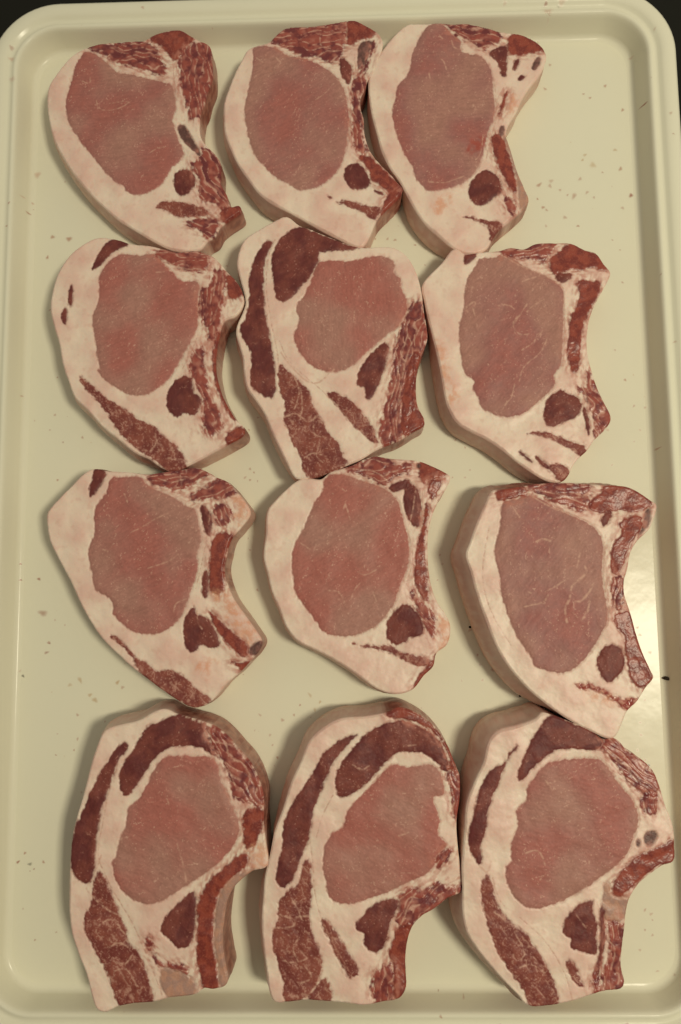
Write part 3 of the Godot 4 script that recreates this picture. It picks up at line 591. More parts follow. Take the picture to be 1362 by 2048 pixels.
func sweep(called: String, from: int, to: int, parent: Node):
	var v := PackedVector3Array()
	var nn := PackedVector3Array()
	var idx := PackedInt32Array()
	var n := 68
	for k in range(from, to + 1):
		var loop := tray_loop(EDGE[k][0])
		var p: Array = EDGE[maxi(k - 1, 0)]
		var q: Array = EDGE[mini(k + 1, EDGE.size() - 1)]
		var t := Vector2(q[0] - p[0], q[1] - p[1]).normalized()
		for i in n:
			var a: float = (i / 17) * PI / 2 + (i % 17) / 16.0 * PI / 2
			v.append(Vector3(loop[i].x, EDGE[k][1], loop[i].y))
			nn.append(Vector3(-t.y * cos(a), t.x, -t.y * sin(a)).normalized())
	for k in to - from:
		for i in n:
			var a := k * n + i
			var b := k * n + (i + 1) % n
			idx.append_array([a, a + n, b, b, a + n, b + n])
	return commit(called, v, nn, PackedColorArray(), idx, mats.tray, parent)


func tray_height(x: float, z: float) -> Vector2:        # (height, distance out from the floor's edge)
	var q := Vector2(absf(x) - FLOOR_W / 2 + FLOOR_R, absf(z) - FLOOR_L / 2 + FLOOR_R)
	var e := Vector2(maxf(q.x, 0), maxf(q.y, 0)).length() + minf(maxf(q.x, q.y), 0.0) - FLOOR_R
	if e <= 0:
		return Vector2(0, e)
	for k in range(1, 17):
		if e < EDGE[k][0]:
			var t: float = (e - EDGE[k - 1][0]) / (EDGE[k][0] - EDGE[k - 1][0])
			return Vector2(lerpf(EDGE[k - 1][1], EDGE[k][1], t), e)
	return Vector2(EDGE[16][1], e)


func make_tray():
	var tray := Node3D.new()
	tray.name = "tray"
	tray.set_meta("label", "cream rectangular tray with raised rounded rim holding the raw pork chops")
	tray.set_meta("category", "tray")
	add_child(tray)
	var loop := tray_loop(0.0)
	var v := PackedVector3Array([Vector3.ZERO])
	var nn := PackedVector3Array([Vector3.UP])
	var idx := PackedInt32Array()
	for i in loop.size():
		v.append(Vector3(loop[i].x, 0, loop[i].y))
		nn.append(Vector3.UP)
		idx.append_array([0, 1 + i, 1 + (i + 1) % loop.size()])
	commit("base_panel", v, nn, PackedColorArray(), idx, mats.tray, tray)
	sweep("side_wall", 0, 8, tray)
	sweep("rim", 8, EDGE.size() - 1, tray)
	specks(tray)
	drops(tray)
	# a dark dried scrap at the foot of the right-hand side
	var rng := RandomNumberGenerator.new()
	rng.seed = 9
	var ball := SphereMesh.new()
	ball.radius = 1.0
	ball.height = 2.0
	ball.radial_segments = 20
	ball.rings = 10
	var a := ball.get_mesh_arrays()
	var pts: PackedVector3Array = a[Mesh.ARRAY_VERTEX]
	for i in pts.size():
		var k: float = 1.0 + 0.7 * noise.mid.get_noise_3dv(pts[i] * 9.0) + 0.25 * pts[i].x
		pts[i] = Vector3(pts[i].x * 3.0, pts[i].y * 0.9, pts[i].z * 1.1 + 0.5 * pts[i].x * pts[i].x) * k * 0.001
	a[Mesh.ARRAY_VERTEX] = pts
	var st := SurfaceTool.new()
	st.create_from_arrays(a)
	st.generate_normals()
	var scrap := MeshInstance3D.new()
	scrap.name = "meat_scrap"
	scrap.mesh = st.commit()
	scrap.material_override = mats.scrap
	scrap.position = Vector3(0.2085, tray_height(0.2085, 0.126).x + 0.0006, 0.126)
	scrap.rotation_degrees = Vector3(0, -12, 22)
	scrap.set_meta("label", "tiny dark dried meat scrap at the foot of the tray's right side wall")
	scrap.set_meta("category", "meat scrap")
	add_child(scrap)


func drops(tray: Node3D):        # clear juice beaded beside the thick chop
	var v := PackedVector3Array()
	var nn := PackedVector3Array()
	var idx := PackedInt32Array()
	for s in [[0.1179, 0.1321, 0.00132], [0.1200, 0.1346, 0.00099], [0.1162, 0.1362, 0.00082], [0.1224, 0.1381, 0.00099], [0.1298, 0.1428, 0.00115], [0.1271, 0.1403, 0.00066], [0.1347, 0.1469, 0.00082], [0.1133, 0.1290, 0.00066], [0.0858, 0.0927, 0.00082], [0.1109, 0.1239, 0.00066], [0.1394, 0.1491, 0.00099], [0.0912, 0.1032, 0.00066]]:
		var first := v.size()
		for ring in 5:
			for i in 12:
				var a := i / 12.0 * TAU
				var q := ring / 4.0
				var w: float = s[2] * q * (1.0 + 0.12 * sin(2 * a + s[0] * 900.0))
				v.append(Vector3(s[0] + cos(a) * w, s[2] * 0.55 * (1.0 - q * q) + 0.0001, s[1] + sin(a) * w))
				nn.append(Vector3(cos(a) * q * 1.1, 1.0 - 0.3 * q, sin(a) * q * 1.1).normalized())
		for ring in 4:
			for i in 12:
				var a := first + ring * 12 + i
				var b := first + ring * 12 + (i + 1) % 12
				idx.append_array([a, b, a + 12, b, b + 12, a + 12])
	var o := commit("juice_drops", v, nn, PackedColorArray(), idx, mats.drop, tray)
	o.set_meta("kind", "stuff")



func specks(tray: Node3D):
	var rng := RandomNumberGenerator.new()
	rng.seed = 5
	var rim := Color(0.765, 0.745, 0.595)
	var kinds := {"r": Color(0.33, 0.10, 0.06), "g": Color(0.48, 0.28, 0.19), "o": Color(0.55, 0.40, 0.22), "p": Color(0.62, 0.46, 0.34), "k": Color(0.05, 0.035, 0.018)}
	var list := []
	for row in SPECKS:
		for i in range(0, row[1].size(), 3):
			list.append([row[0], row[1][i] * 1e-4, row[1][i + 1] * 1e-4, row[1][i + 2] * 1e-4 * rng.randf_range(0.8, 1.1), rng.randf_range(0.5, 0.95)])
	for i in 170:
		var x := rng.randf_range(-0.215, 0.215)
		var z := rng.randf_range(-0.32, 0.32)
		list.append(["gggor"[rng.randi() % 5], x, z, rng.randf_range(0.2e-3, 0.75e-3), rng.randf_range(0.2, 0.6)])
	var v := PackedVector3Array()
	var nn := PackedVector3Array()
	var cc := PackedColorArray()
	var idx := PackedInt32Array()
	for s in list:
		var r: float = s[3]
		if tray_height(s[1], s[2]).y > 0.022:
			continue
		var turn := rng.randf() * TAU
		var long := rng.randf_range(1.0, 1.7)
		var col: Color = rim.lerp(kinds[s[0]], s[4])
		var first := v.size()
		var ph := [rng.randf() * TAU, rng.randf() * TAU]
		for ring in 4:
			var n := 1 if ring == 0 else 12
			for i in n:
				var a := i / 12.0 * TAU
				var w: float = [0.0, 0.45, 0.8, 1.3][ring] * r * (1.0 + 0.15 * sin(2 * a + ph[0]) + 0.18 * sin(3 * a + ph[1]))
				var d := Vector2(cos(a) * w * sqrt(long), sin(a) * w / sqrt(long)).rotated(turn)
				var x: float = s[1] + d.x
				var z: float = s[2] + d.y
				var y := tray_height(x, z).x
				v.append(Vector3(x, y + [0.11e-3, 0.10e-3, 0.08e-3, 0.04e-3][ring], z))
				var e := 1e-3
				nn.append(Vector3(tray_height(x - e, z).x - tray_height(x + e, z).x, 2 * e, tray_height(x, z - e).x - tray_height(x, z + e).x).normalized())
				cc.append(rim if ring == 3 else rim.lerp(col, [1.0, 0.85, 0.5][ring]))
		for i in 12:
			var j := (i + 1) % 12
			idx.append_array([first, first + 1 + i, first + 1 + j])
			for ring in 2:
				var a := first + 1 + ring * 12
				idx.append_array([a + i, a + 12 + i, a + j, a + j, a + 12 + i, a + 12 + j])
	var o := commit("blood_specks", v, nn, cc, idx, mats.speck, tray)
	o.set_meta("kind", "stuff")


# ---------------------------------------------------------------- chops

func smoothed(list: Array, step: int, parts: int, closed := true) -> Array:     # Catmull-Rom through the points; each is x, y (and a third number)
	var out := PackedVector3Array()
	var p := PackedVector3Array()
	for i in range(0, list.size(), step):
		p.append(Vector3(list[i] * 0.1, list[i + 1] * 0.1, list[i + 2] * 0.1 if step == 3 else 0.0))
	var n := p.size()
	for i in n if closed else n - 1:
		var a := p[posmod(i - 1, n)] if closed else p[maxi(i - 1, 0)]
		var b := p[i]
		var c := p[(i + 1) % n]
		var d := p[(i + 2) % n] if closed else p[mini(i + 2, n - 1)]
		var span := b.distance_to(c)
		var m1 := (c - a) * (span / maxf(a.distance_to(c), 1e-6))
		var m2 := (d - b) * (span / maxf(b.distance_to(d), 1e-6))
		for k in parts:
			var t := float(k) / parts
			var t2 := t * t
			var t3 := t2 * t
			out.append(b * (2 * t3 - 3 * t2 + 1) + m1 * (t3 - 2 * t2 + t) + c * (3 * t2 - 2 * t3) + m2 * (t3 - t2))
	if not closed:
		out.append(p[n - 1])
	var flat := PackedVector2Array()
	for q in out:
		flat.append(Vector2(q.x, q.y))
	return [flat, out]


# distance to the edge of a polygon in mm, positive inside, no more than reach either way, on the cells i0.. j0.. of the chop's grid
func field(poly: PackedVector2Array, o: Vector2, g: float, i0: int, j0: int, nx: int, ny: int, reach: float, closed := true) -> PackedFloat32Array:
	var best := PackedFloat32Array()
	best.resize(nx * ny)
	best.fill(reach * reach)
	var n := poly.size()
	for s in n if closed else n - 1:
		var a := poly[s]
		var b := poly[(s + 1) % n]
		var ab := b - a
		var l2 := maxf(ab.length_squared(), 1e-9)
		var x0 := maxi(0, int((minf(a.x, b.x) - reach - o.x) / g) - i0)
		var x1 := mini(nx - 1, int((maxf(a.x, b.x) + reach - o.x) / g) + 1 - i0)
		var y0 := maxi(0, int((minf(a.y, b.y) - reach - o.y) / g) - j0)
		var y1 := mini(ny - 1, int((maxf(a.y, b.y) + reach - o.y) / g) + 1 - j0)
		for j in range(y0, y1 + 1):
			var py := o.y + (j + j0) * g - a.y
			var row := j * nx
			for i in range(x0, x1 + 1):
				var px := o.x + (i + i0) * g - a.x
				var t := clampf((px * ab.x + py * ab.y) / l2, 0.0, 1.0)
				var dx := px - ab.x * t
				var dy := py - ab.y * t
				var d2 := dx * dx + dy * dy
				if d2 < best[row + i]:
					best[row + i] = d2
	if not closed:
		for k in nx * ny:
			best[k] = sqrt(best[k])
		return best
	for j in ny:
		var y := o.y + (j + j0) * g + 1e-5
		var xs := PackedFloat32Array()
		for s in n:
			var a := poly[s]
			var b := poly[(s + 1) % n]
			if (a.y > y) != (b.y > y):
				xs.append(a.x + (b.x - a.x) * (y - a.y) / (b.y - a.y))
		xs.sort()
		var at := 0
		var inside := false
		for i in nx:
			var x := o.x + (i + i0) * g
			while at < xs.size() and xs[at] < x:
				inside = not inside
				at += 1
			var d := sqrt(best[j * nx + i])
			best[j * nx + i] = d if inside else -d
	return best


func chop(label: String, at: Vector2, high: float, outline: Array, regions: Array, veins: Array):
	var root := Node3D.new()
	root.name = "pork_chop"
	root.position = Vector3(at.x, 0, at.y)
	root.set_meta("label", label)
	root.set_meta("category", "pork chop")
	root.set_meta("group", "raw pork chops laid out on the cream tray")
	add_child(root, true)
	if root.name == "pork_chop" or str(root.name).begins_with("pork_chop"):
		var k := 0
		for c in get_children():
			if c.has_meta("category") and c.get_meta("category") == "pork chop":
				k += 1
		root.name = "pork_chop" if k == 1 else "pork_chop_%03d" % (k - 1)
	var g := CELL * 1000.0
	var both := smoothed(outline, 3, 4)
	var poly: PackedVector2Array = both[0]
	var rich: PackedVector3Array = both[1]
	var lo := poly[0]
	var hi := poly[0]
	for p in poly:
		lo = lo.min(p)
		hi = hi.max(p)
	lo -= Vector2(2, 2)
	var nx := int((hi.x - lo.x + 2) / g) + 1
	var ny := int((hi.y - lo.y + 2) / g) + 1
	var total := nx * ny
	var edge := field(poly, lo, g, 0, 0, nx, ny, 5.0)
	var low: FastNoiseLite = noise.low
	var mid: FastNoiseLite = noise.mid
	var fine: FastNoiseLite = noise.fine
	var rag: FastNoiseLite = noise.rag
	var vein: FastNoiseLite = noise.vein
	var warp: FastNoiseLite = noise.warp
	var mess: FastNoiseLite = noise.mess
	var flock: FastNoiseLite = noise.flock
	var cell: FastNoiseLite = noise.cell
	var wx := at.x * 1000.0 * 3.0       # each chop its own stretch of the noise
	var wy := at.y * 1000.0 * 3.0
	var col := PackedColorArray()
	col.resize(total)
	var high_at := PackedFloat32Array()
	high_at.resize(total)
	var lab := PackedByteArray()
	lab.resize(total)
	var keep := PackedByteArray()
	keep.resize(total)
	var fat := Color(0.815, 0.625, 0.515)
	var fat_pink := Color(0.74, 0.475, 0.40)
	var fat_cream := Color(0.83, 0.69, 0.565)
	var rough := PackedFloat32Array()       # ragged edge offsets, shared by all regions
	rough.resize(total)
	for j in ny:
		var y := lo.y + j * g
		for i in nx:
			var k := j * nx + i
			var d := edge[k]
			if d < -1.2:
				continue
			var x := lo.x + i * g
			var X := x + wx
			var Y := y + wy
			rough[k] = rag.get_noise_2d(X, Y)
			keep[k] = 1 if d > 0.0 else 0
			var a := low.get_noise_2d(X, Y)
			var b := mid.get_noise_2d(X, Y)
			var c := fat.lerp(fat_pink, clampf(0.28 + a * 1.3 + b * 0.5, 0.0, 1.0) * 0.75)
			c = c.lerp(fat_cream, clampf(-a * 1.4 + b * 0.4, 0.0, 1.0) * 0.8)
			var f := fine.get_noise_2d(X, Y)
			var smear := clampf((flock.get_noise_2d(X * 0.45, Y * 0.45 + 900.0) - 0.32) * 4.0, 0.0, 1.0)
			c = c.lerp(Color(0.66, 0.37, 0.29), smear * 0.25)
			col[k] = c * (1.0 + 0.02 * f + 0.025 * b)
			high_at[k] = a * 1.0 + b * 0.20 + f * 0.02
	var kinds := ["F"]
	var tone: float = [0.45, 0.6, 0.8, 0.15, 0.1, 0.75, 0.3, 0.05, 0.9, 0.1, 0.1, 0.35][chops]        # how grey the loin is
	var gd := Vector2.from_angle(deg_to_rad([-15.0, -35.0, -10.0, -30.0, 80.0, -55.0, -35.0, -40.0, -60.0, 15.0, 25.0, 5.0][chops]))        # run of the loin fibres
	chops += 1
	for reg in regions:
		var kind: String = reg[0]
		var rp: PackedVector2Array = smoothed(reg[1], 2, 3)[0]
		var a := rp[0]
		var b := rp[0]
		for p in rp:
			a = a.min(p)
			b = b.max(p)
		var i0 := clampi(int((a.x - 5.5 - lo.x) / g), 0, nx - 1)
		var i1 := clampi(int((b.x + 5.5 - lo.x) / g) + 1, 0, nx - 1)
		var j0 := clampi(int((a.y - 5.5 - lo.y) / g), 0, ny - 1)
		var j1 := clampi(int((b.y + 5.5 - lo.y) / g) + 1, 0, ny - 1)
		var rnx := i1 - i0 + 1
		var f := field(rp, lo, g, i0, j0, rnx, j1 - j0 + 1, 5.6)
		var mean := Vector2.ZERO
		for p in rp:
			mean += p / rp.size()
		var cxx := 0.0
		var cxy := 0.0
		var cyy := 0.0
		for p in rp:
			cxx += (p.x - mean.x) ** 2
			cyy += (p.y - mean.y) ** 2
			cxy += (p.x - mean.x) * (p.y - mean.y)
		var axis := Vector2.from_angle(0.5 * atan2(2.0 * cxy, cxx - cyy))      # the way the grain runs
		var part := not kind in ["O", "S"]
		if part:
			kinds.append(kind)
		var id := kinds.size() - 1
		var jag: float = {"L": 0.5, "D": 0.6, "B": 0.8, "M": 1.4, "R": 0.8, "P": 0.5, "K": 0.4, "W": 0.9, "O": 1.5, "S": 1.5}[kind]
		var soft: float = {"L": 0.62, "D": 0.6, "B": 0.65, "M": 0.9, "R": 0.8, "P": 1.0, "K": 0.6, "W": 0.8, "O": 2.6, "S": 2.2}[kind]
		var halo: float = 5.5 if kind in ["M", "R"] else 1.6
		var stain: float = 0.85 if kind in ["M", "R"] else 0.30
		for j in range(j0, j1 + 1):
			for i in range(i0, i1 + 1):
				var k := j * nx + i
				if edge[k] < -1.2:
					continue
				var gx := lo.x + i * g + wx
				var gy := lo.y + j * g + wy
				var combed := flock.get_noise_2d((gx * axis.x + gy * axis.y) * 0.45 + 40.0, (gy * axis.x - gx * axis.y) * 1.1)
				var sd := f[(j - j0) * rnx + i - i0] + rough[k] * jag * 1.1 + combed * jag * 1.0
				if part and sd < 0.0 and sd > -halo:        # blood that has soaked into the fat beside the lean
					var soak := (1.0 + sd / halo) * clampf(0.5 + 1.2 * mid.get_noise_2d(gx + 60.0, gy) + combed * 1.6, 0.03, 1.0)
					col[k] = col[k].lerp(Color(0.50, 0.20, 0.15) if halo > 3.0 else Color(0.58, 0.28, 0.22), soak * stain)
				if sd < -soft:
					continue
				var t := clampf((sd + soft) / (2.0 * soft), 0.0, 1.0)
				t = t * t * (3.0 - 2.0 * t)
				var X := lo.x + i * g + wx
				var Y := lo.y + j * g + wy
				var n := fine.get_noise_2d(X, Y)
				var m := mid.get_noise_2d(X, Y)
				var s := low.get_noise_2d(X * 1.3 + 90.0, Y * 1.3)
				var c: Color
				var up := 0.0
				match kind:
					"L":
						var s2 := low.get_noise_2d(X * 0.55 + 40.0, Y * 0.55)
						c = Color(0.435, 0.168, 0.138).lerp(Color(0.345, 0.158, 0.148), tone).lerp(Color(0.425, 0.212, 0.172), clampf(0.36 + s2 * 1.6, 0.0, 1.0))
						c = c.lerp(Color(0.41, 0.130, 0.106), clampf(m * 0.35 + 0.05 - s2 * 1.6, 0.0, 1.0) * 0.6)
						var q := warp.get_noise_2d(X * 2.0, Y * 2.0) * 9.0
						var r := vein.get_noise_2d((X * gd.x + Y * gd.y) * 0.75 + q, (Y * gd.x - X * gd.y) * 1.45 - q)
						var fleck := flock.get_noise_2d(X * 1.6, Y * 1.6 + 300.0)
						var w := clampf((r - 0.70) * 7.0, 0.0, 1.0) * clampf(0.45 + m * 2.4, 0.0, 1.0) + clampf((fleck - 0.54) * 6.0, 0.0, 1.0) * clampf(s * 3.0 + m * 0.8, 0.0, 0.9)
						var fib := flock.get_noise_2d((X * gd.x + Y * gd.y) * 0.5 + q * 0.5, (Y * gd.x - X * gd.y) * 1.5 + q * 0.25)
						c = c * (0.95 + 0.15 * fib + 0.05 * m + 0.02 * n)
						c = c.lerp(Color(0.64, 0.39, 0.31), clampf(w, 0.0, 1.0) * 0.72)
						up = 0.55 * clampf(sd / 3.5, 0.0, 1.0) + fib * 0.07 + n * 0.03
					"D":
						c = Color(0.140, 0.036, 0.034).lerp(Color(0.205, 0.058, 0.046), clampf(0.5 + s * 1.5 + m * 0.7, 0.0, 1.0))
						c = c * (1.0 + 0.05 * n + 0.16 * flock.get_noise_2d((X * axis.x + Y * axis.y) * 0.5, (Y * axis.x - X * axis.y) * 1.6))
						var fleck := flock.get_noise_2d(X * 1.8, Y * 1.8 + 300.0)
						c = c.lerp(Color(0.50, 0.26, 0.21), clampf((fleck - 0.54) * 6.0, 0.0, 1.0) * clampf(0.3 + s * 3.0, 0.0, 0.8))
						var seam := vein.get_noise_2d((X * axis.x + Y * axis.y) * 0.7 + 800.0, (Y * axis.x - X * axis.y) * 1.3 + warp.get_noise_2d(X * 2.0, Y * 2.0) * 6.0)
						c = c.lerp(Color(0.46, 0.22, 0.17), clampf((seam - 0.72) * 6.0, 0.0, 1.0) * clampf(0.25 + m * 2.4, 0.0, 1.0) * 0.6)
						up = -0.15 + 0.3 * clampf(sd / 2.0, 0.0, 1.0) + n * 0.06
					"B":
						var q := warp.get_noise_2d(X * 2.0, Y * 2.0) * 4.0
						var d2 := cell.get_noise_2d(X + q, Y * 0.8 + q) + 1.0
						c = Color(0.195, 0.050, 0.042).lerp(Color(0.275, 0.082, 0.060), clampf(0.5 + s + m * 1.0, 0.0, 1.0))
						c = c * (1.0 + 0.06 * n)
						var wall := clampf(1.0 - d2 / 0.14, 0.0, 1.0) * clampf(0.55 + m * 2.0, 0.0, 1.0)
						var fleck := flock.get_noise_2d(X * 1.8, Y * 1.8 + 700.0)
						c = c.lerp(Color(0.58, 0.33, 0.26), clampf(wall + clampf((fleck - 0.38) * 5.0, 0.0, 1.0) * 0.6, 0.0, 1.0) * 0.7)
						up = 0.25 * clampf(d2 / 0.3, 0.0, 1.0) - 0.1 + n * 0.06
					"M":
						var across := Y * axis.x - X * axis.y
						var along := X * axis.x + Y * axis.y
						var u := across * 0.27 + 1.25 * warp.get_noise_2d(along * 0.45 + across * 0.2, across * 0.7) + along * 0.04
						var strand := floorf(u)
						var seam := absf(2.0 * (u - strand) - 1.0)
						var own := fposmod(sin(strand * 12.9898 + wx) * 43758.5453, 1.0)
						var gap := flock.get_noise_2d(along * 0.35 + strand * 31.0, across * 0.5)
						c = Color(0.165, 0.038, 0.040).lerp(Color(0.33, 0.082, 0.062), clampf(own * 0.9 + m * 1.2 + 0.1, 0.0, 1.0))
						c = c.lerp(Color(0.45, 0.17, 0.13), clampf(gap * 1.8 - 0.15, 0.0, 1.0) * 0.8)
						var pale := clampf((seam - 0.66) * 3.6, 0.0, 1.0) * clampf(0.42 + m * 1.9 + gap * 1.6, 0.0, 1.0)
						c = c.lerp(Color(0.63, 0.365, 0.285), pale * 0.9)
						c = c * (1.0 + 0.07 * n)
						up = 0.18 - 0.28 * clampf((seam - 0.5) * 2.0, 0.0, 1.0) + n * 0.04
					"R":
						c = Color(0.30, 0.066, 0.044).lerp(Color(0.20, 0.040, 0.032), clampf(0.5 + m * 2.0, 0.0, 1.0))
						var fleck := flock.get_noise_2d(X * 2.6, Y * 2.6 + 100.0)
						c = c.lerp(Color(0.52, 0.20, 0.13), clampf((fleck - 0.20) * 2.5, 0.0, 1.0) * 0.25)
						c = c * (1.0 + 0.08 * n)
						up = 0.15 + n * 0.04 + fleck * 0.05
					"W":
						var q := flock.get_noise_2d(X * 0.9, Y * 0.9)
						c = Color(0.30, 0.055, 0.045).lerp(Color(0.56, 0.27, 0.21), clampf(0.35 + q * 1.8, 0.0, 1.0)) * (1.0 + 0.08 * n)
						up = q * 0.9 + 0.1
					"P":
						c = Color(0.50, 0.27, 0.195).lerp(Color(0.40, 0.235, 0.19), clampf(0.5 + m * 2.0, 0.0, 1.0)) * (1.0 + 0.1 * n)
					"K":
						c = Color(0.125, 0.058, 0.050).lerp(Color(0.22, 0.10, 0.085), clampf(0.4 + m * 2.2, 0.0, 1.0)) * (1.0 + 0.2 * n)
						up = -0.45
					"O":
						c = Color(0.70, 0.33, 0.20)
						t *= clampf(0.5 + m * 1.6 + n * 0.6, 0.0, 1.0) * 0.75
					"S":
						c = Color(0.36, 0.075, 0.055)
						t *= clampf(0.55 + m * 1.6, 0.0, 1.0) * 0.8
				col[k] = col[k].lerp(c, t)
				if part:
					high_at[k] += up * t - 0.32 * exp(-sd * sd * 3.0)
					if sd > 0.0:
						lab[k] = id
	for v in veins:
		var vp: PackedVector2Array = smoothed(v[1], 2, 4, false)[0]
		var a := vp[0]
		var b := vp[0]
		for p in vp:
			a = a.min(p)
			b = b.max(p)
		var i0 := clampi(int((a.x - 5.5 - lo.x) / g), 0, nx - 1)
		var i1 := clampi(int((b.x + 5.5 - lo.x) / g) + 1, 0, nx - 1)
		var j0 := clampi(int((a.y - 5.5 - lo.y) / g), 0, ny - 1)
		var j1 := clampi(int((b.y + 5.5 - lo.y) / g) + 1, 0, ny - 1)
		var rnx := i1 - i0 + 1
		var f := field(vp, lo, g, i0, j0, rnx, j1 - j0 + 1, 1.5, false)
		for j in range(j0, j1 + 1):
			for i in range(i0, i1 + 1):
				var k := j * nx + i
				var d := f[(j - j0) * rnx + i - i0] + rough[k] * 0.4
				var t := clampf((absf(v[0]) + 0.35 - d) / 0.6, 0.0, 1.0)
				if t > 0.0:
					t *= clampf(0.75 + 1.6 * mid.get_noise_2d(lo.x * 0 + i * g * 2.0 + wx, j * g * 2.0 + wy), 0.15, 0.95)
					col[k] = col[k].lerp(Color(0.62, 0.37, 0.285) if v[0] > 0.0 else Color(0.50, 0.25, 0.185), t * 0.8)
					high_at[k] += 0.06 * t if v[0] > 0.0 else -0.12 * t
	# the cut face: snap its rim to the outline, round it over, then let walls down to the tray
	var H := high * 1000.0
	var vert := PackedVector3Array()
	var vcol := PackedColorArray()
	var vlab := PackedInt32Array()
	var id_of := PackedInt32Array()
	id_of.resize(total)
	id_of.fill(-1)
	var rimmed := PackedByteArray()
	for j in range(1, ny - 1):
		for i in range(1, nx - 1):
			var k := j * nx + i
			if keep[k] == 0:
				continue
			var x := lo.x + i * g
			var y := lo.y + j * g
			var d := edge[k]
			var border := keep[k - 1] == 0 or keep[k + 1] == 0 or keep[k - nx] == 0 or keep[k + nx] == 0
			if border:
				var gr := Vector2(edge[k + 1] - edge[k - 1], edge[k + nx] - edge[k - nx]).normalized()
				x -= gr.x * d
				y -= gr.y * d
				d = 0.0
			var r := 1.0 + 0.4 * rough[k]
			var drop := 0.0
			if d < r:
				drop = r - sqrt(maxf(r * r - (r - d) * (r - d), 0.0))
			id_of[k] = vert.size()
			vert.append(Vector3(x, H + high_at[k] * clampf(d / 2.0 + 0.35, 0.0, 1.0) - drop, y))
			vcol.append(col[k])
			vlab.append(lab[k])
			rimmed.append(1 if border else 0)
	var tri := PackedInt32Array()
	var tlab := PackedInt32Array()
	var sides := {}
	for j in range(1, ny - 2):
		for i in range(1, nx - 2):
			var k := j * nx + i
			var q := [id_of[k], id_of[k + 1], id_of[k + nx + 1], id_of[k + nx]]
			var have := int(q[0] >= 0) + int(q[1] >= 0) + int(q[2] >= 0) + int(q[3] >= 0)
			if have < 3:
				continue
			var faces := []
			if have == 4:
				faces = [[q[0], q[1], q[2]], [q[0], q[2], q[3]]] if (i + j) % 2 else [[q[0], q[1], q[3]], [q[1], q[2], q[3]]]
			else:
				var left := []
				for e in q:
					if e >= 0:
						left.append(e)
				faces = [left]
			for t in faces:
				tri.append(t[0])
				tri.append(t[1])
				tri.append(t[2])
				var la := vlab[t[0]]
				var lb := vlab[t[1]]
				var lc := vlab[t[2]]
				tlab.append(lb if lb == lc else la)
				if rimmed[t[0]] + rimmed[t[1]] + rimmed[t[2]] >= 2:
					for e in 3:
						var u: int = t[e]
						var w: int = t[(e + 1) % 3]
						if rimmed[u] + rimmed[w] < 2:
							continue
						if sides.has(w * 1000000 + u):
							sides.erase(w * 1000000 + u)
						else:
							sides[u * 1000000 + w] = vlab[u]
	# walls
	var column := {}
	var wall_normal := {}
	var area := 0.0
	for e in poly.size():
		area += poly[e].cross(poly[(e + 1) % poly.size()])
	var turn := signf(area)
	const RINGS := 9
	for key in sides:
		for v in [key / 1000000, key % 1000000]:
			if column.has(v):
				continue
			var p := vert[v]
			var i := clampi(int(round((p.x - lo.x) / g)), 1, nx - 2)
			var j := clampi(int(round((p.z - lo.y) / g)), 1, ny - 2)
			var k := j * nx + i
			var out := Vector2.ZERO
			var flare := 0.0
			var near := 1e9
			var weight := 0.0
			var at_q := 0
			for e in rich.size():
				var q := rich[e]
				var d2 := (q.x - p.x) * (q.x - p.x) + (q.y - p.z) * (q.y - p.z)
				if d2 < near:
					near = d2
					at_q = e
			for e in range(-6, 7):
				var q := rich[posmod(at_q + e, rich.size())]
				var w := 1.0 / (1.0 + (q.x - p.x) * (q.x - p.x) + (q.y - p.z) * (q.y - p.z))
				flare += q.z * w
				weight += w
				var u := rich[posmod(at_q + e + 1, rich.size())]
				out += Vector2(u.y - q.y, q.x - u.x).normalized() * w * turn
			out = out.normalized()
			flare /= weight
			var foot := Vector2(p.x, p.z)
			var closest := 1e9
			for e in [-1, 0]:
				var s0 := rich[posmod(at_q + e, rich.size())]
				var s1 := rich[posmod(at_q + e + 1, rich.size())]
				var c2 := Geometry2D.get_closest_point_to_segment(Vector2(p.x, p.z), Vector2(s0.x, s0.y), Vector2(s1.x, s1.y))
				if c2.distance_to(Vector2(p.x, p.z)) < closest:
					closest = c2.distance_to(Vector2(p.x, p.z))
					foot = c2
			var ids := [v]
			var top := vcol[v]
			var lean := 0.0
			for e in [Vector2(1.2, 0), Vector2(2.5, 0), Vector2(2.0, 2.5), Vector2(2.0, -2.5), Vector2(3.5, 1.2), Vector2(3.5, -1.2)]:
				var at_in: Vector2 = foot - out * e.x + Vector2(-out.y, out.x) * e.y
				var ki := clampi(int((at_in.y - lo.y) / g), 0, ny - 1) * nx + clampi(int((at_in.x - lo.x) / g), 0, nx - 1)
				if lab[ki] > 0:
					lean += 1.0 / 6.0
			var blend := top
			for e in 5:
				var at_in: Vector2 = foot - out * 0.8 + Vector2(-out.y, out.x) * (e - 2) * 0.9
				var ki := clampi(int((at_in.y - lo.y) / g), 0, ny - 1) * nx + clampi(int((at_in.x - lo.x) / g), 0, nx - 1)
				if keep[ki]:
					blend = blend.lerp(col[ki], 0.25)
			wall_normal[v] = Vector3(out.x, 0.9, out.y).normalized()
			var before := 0.0
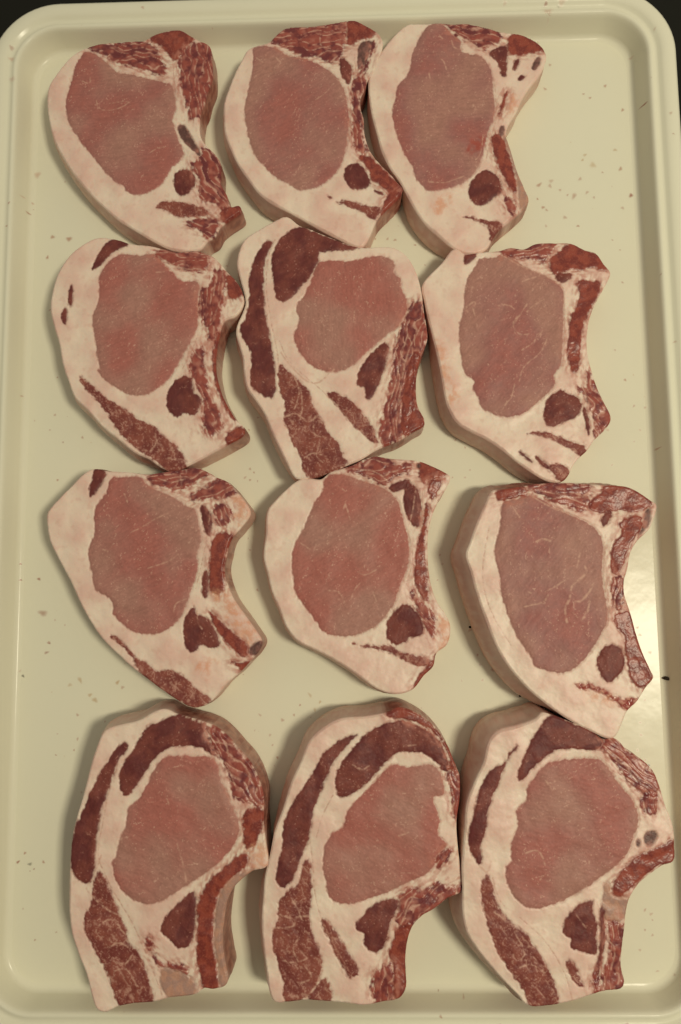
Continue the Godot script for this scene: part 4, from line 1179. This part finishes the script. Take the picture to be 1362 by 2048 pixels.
			for ring in range(1, RINGS + 1):
				var s := float(ring) / RINGS
				var n3 := mid.get_noise_3d(foot.x + wx, foot.y + wy, s * H)
				var off := flare * (smoothstep(0.0, 0.55, s) * 0.9 + 0.1 * s) + (0.5 * n3 if flare > 0.3 else -0.3) * sin(s * PI)
				if ring == RINGS:
					off -= 1.0
				var pos := Vector3(foot.x + out.x * off, (H - 1.0) * (1.0 - s) + 0.3 * s, foot.y + out.y * off)
				var rind := Color(0.70, 0.51, 0.41).lerp(Color(0.64, 0.40, 0.31), clampf(0.5 + n3 * 1.6, 0.0, 1.0))
				var skin := Color(0.30, 0.098, 0.072).lerp(Color(0.47, 0.22, 0.16), clampf(0.5 + n3 * 2.4, 0.0, 1.0))
				var c := rind.lerp(skin, clampf(lean * 1.3 + n3 * 0.4 * lean, 0.0, 1.0))
				c = blend.lerp(c, clampf(s * 4.0, 0.0, 1.0)) * (1.0 + 0.04 * fine.get_noise_3d(foot.x + wx, foot.y + wy, s * H))
				ids.append(vert.size())
				wall_normal[vert.size()] = Vector3(out.x, (off - before) / (H / RINGS), out.y).normalized()
				before = off
				vert.append(pos)
				vcol.append(c)
				vlab.append(vlab[v])
			column[v] = ids
	for key in sides:
		var a: Array = column[key / 1000000]
		var b: Array = column[key % 1000000]
		for r in RINGS:
			tri.append_array([a[r + 1], b[r + 1], a[r], a[r], b[r + 1], b[r]])
			tlab.append(sides[key])
			tlab.append(sides[key])
	var norm := PackedVector3Array()
	norm.resize(vert.size())
	for t in range(0, tri.size(), 3):
		var a := tri[t]
		var b := tri[t + 1]
		var c := tri[t + 2]
		var n := (vert[c] - vert[a]).cross(vert[b] - vert[a])
		norm[a] += n
		norm[b] += n
		norm[c] += n
	for v in wall_normal:
		norm[v] = wall_normal[v]
	# one mesh for each part
	for part in kinds.size():
		var to := PackedInt32Array()
		to.resize(vert.size())
		to.fill(-1)
		var pv := PackedVector3Array()
		var pn := PackedVector3Array()
		var pc := PackedColorArray()
		var pi := PackedInt32Array()
		for t in tlab.size():
			if tlab[t] != part:
				continue
			for e in 3:
				var v := tri[t * 3 + e]
				if to[v] < 0:
					to[v] = pv.size()
					pv.append(vert[v] * 0.001)
					pn.append(norm[v].normalized())
					pc.append(vcol[v])
				pi.append(to[v])
		if pi.size() >= 60:
			commit("fat_layer" if part == 0 else NAMES[kinds[part]], pv, pn, pc, pi, mats[kinds[part]], root)
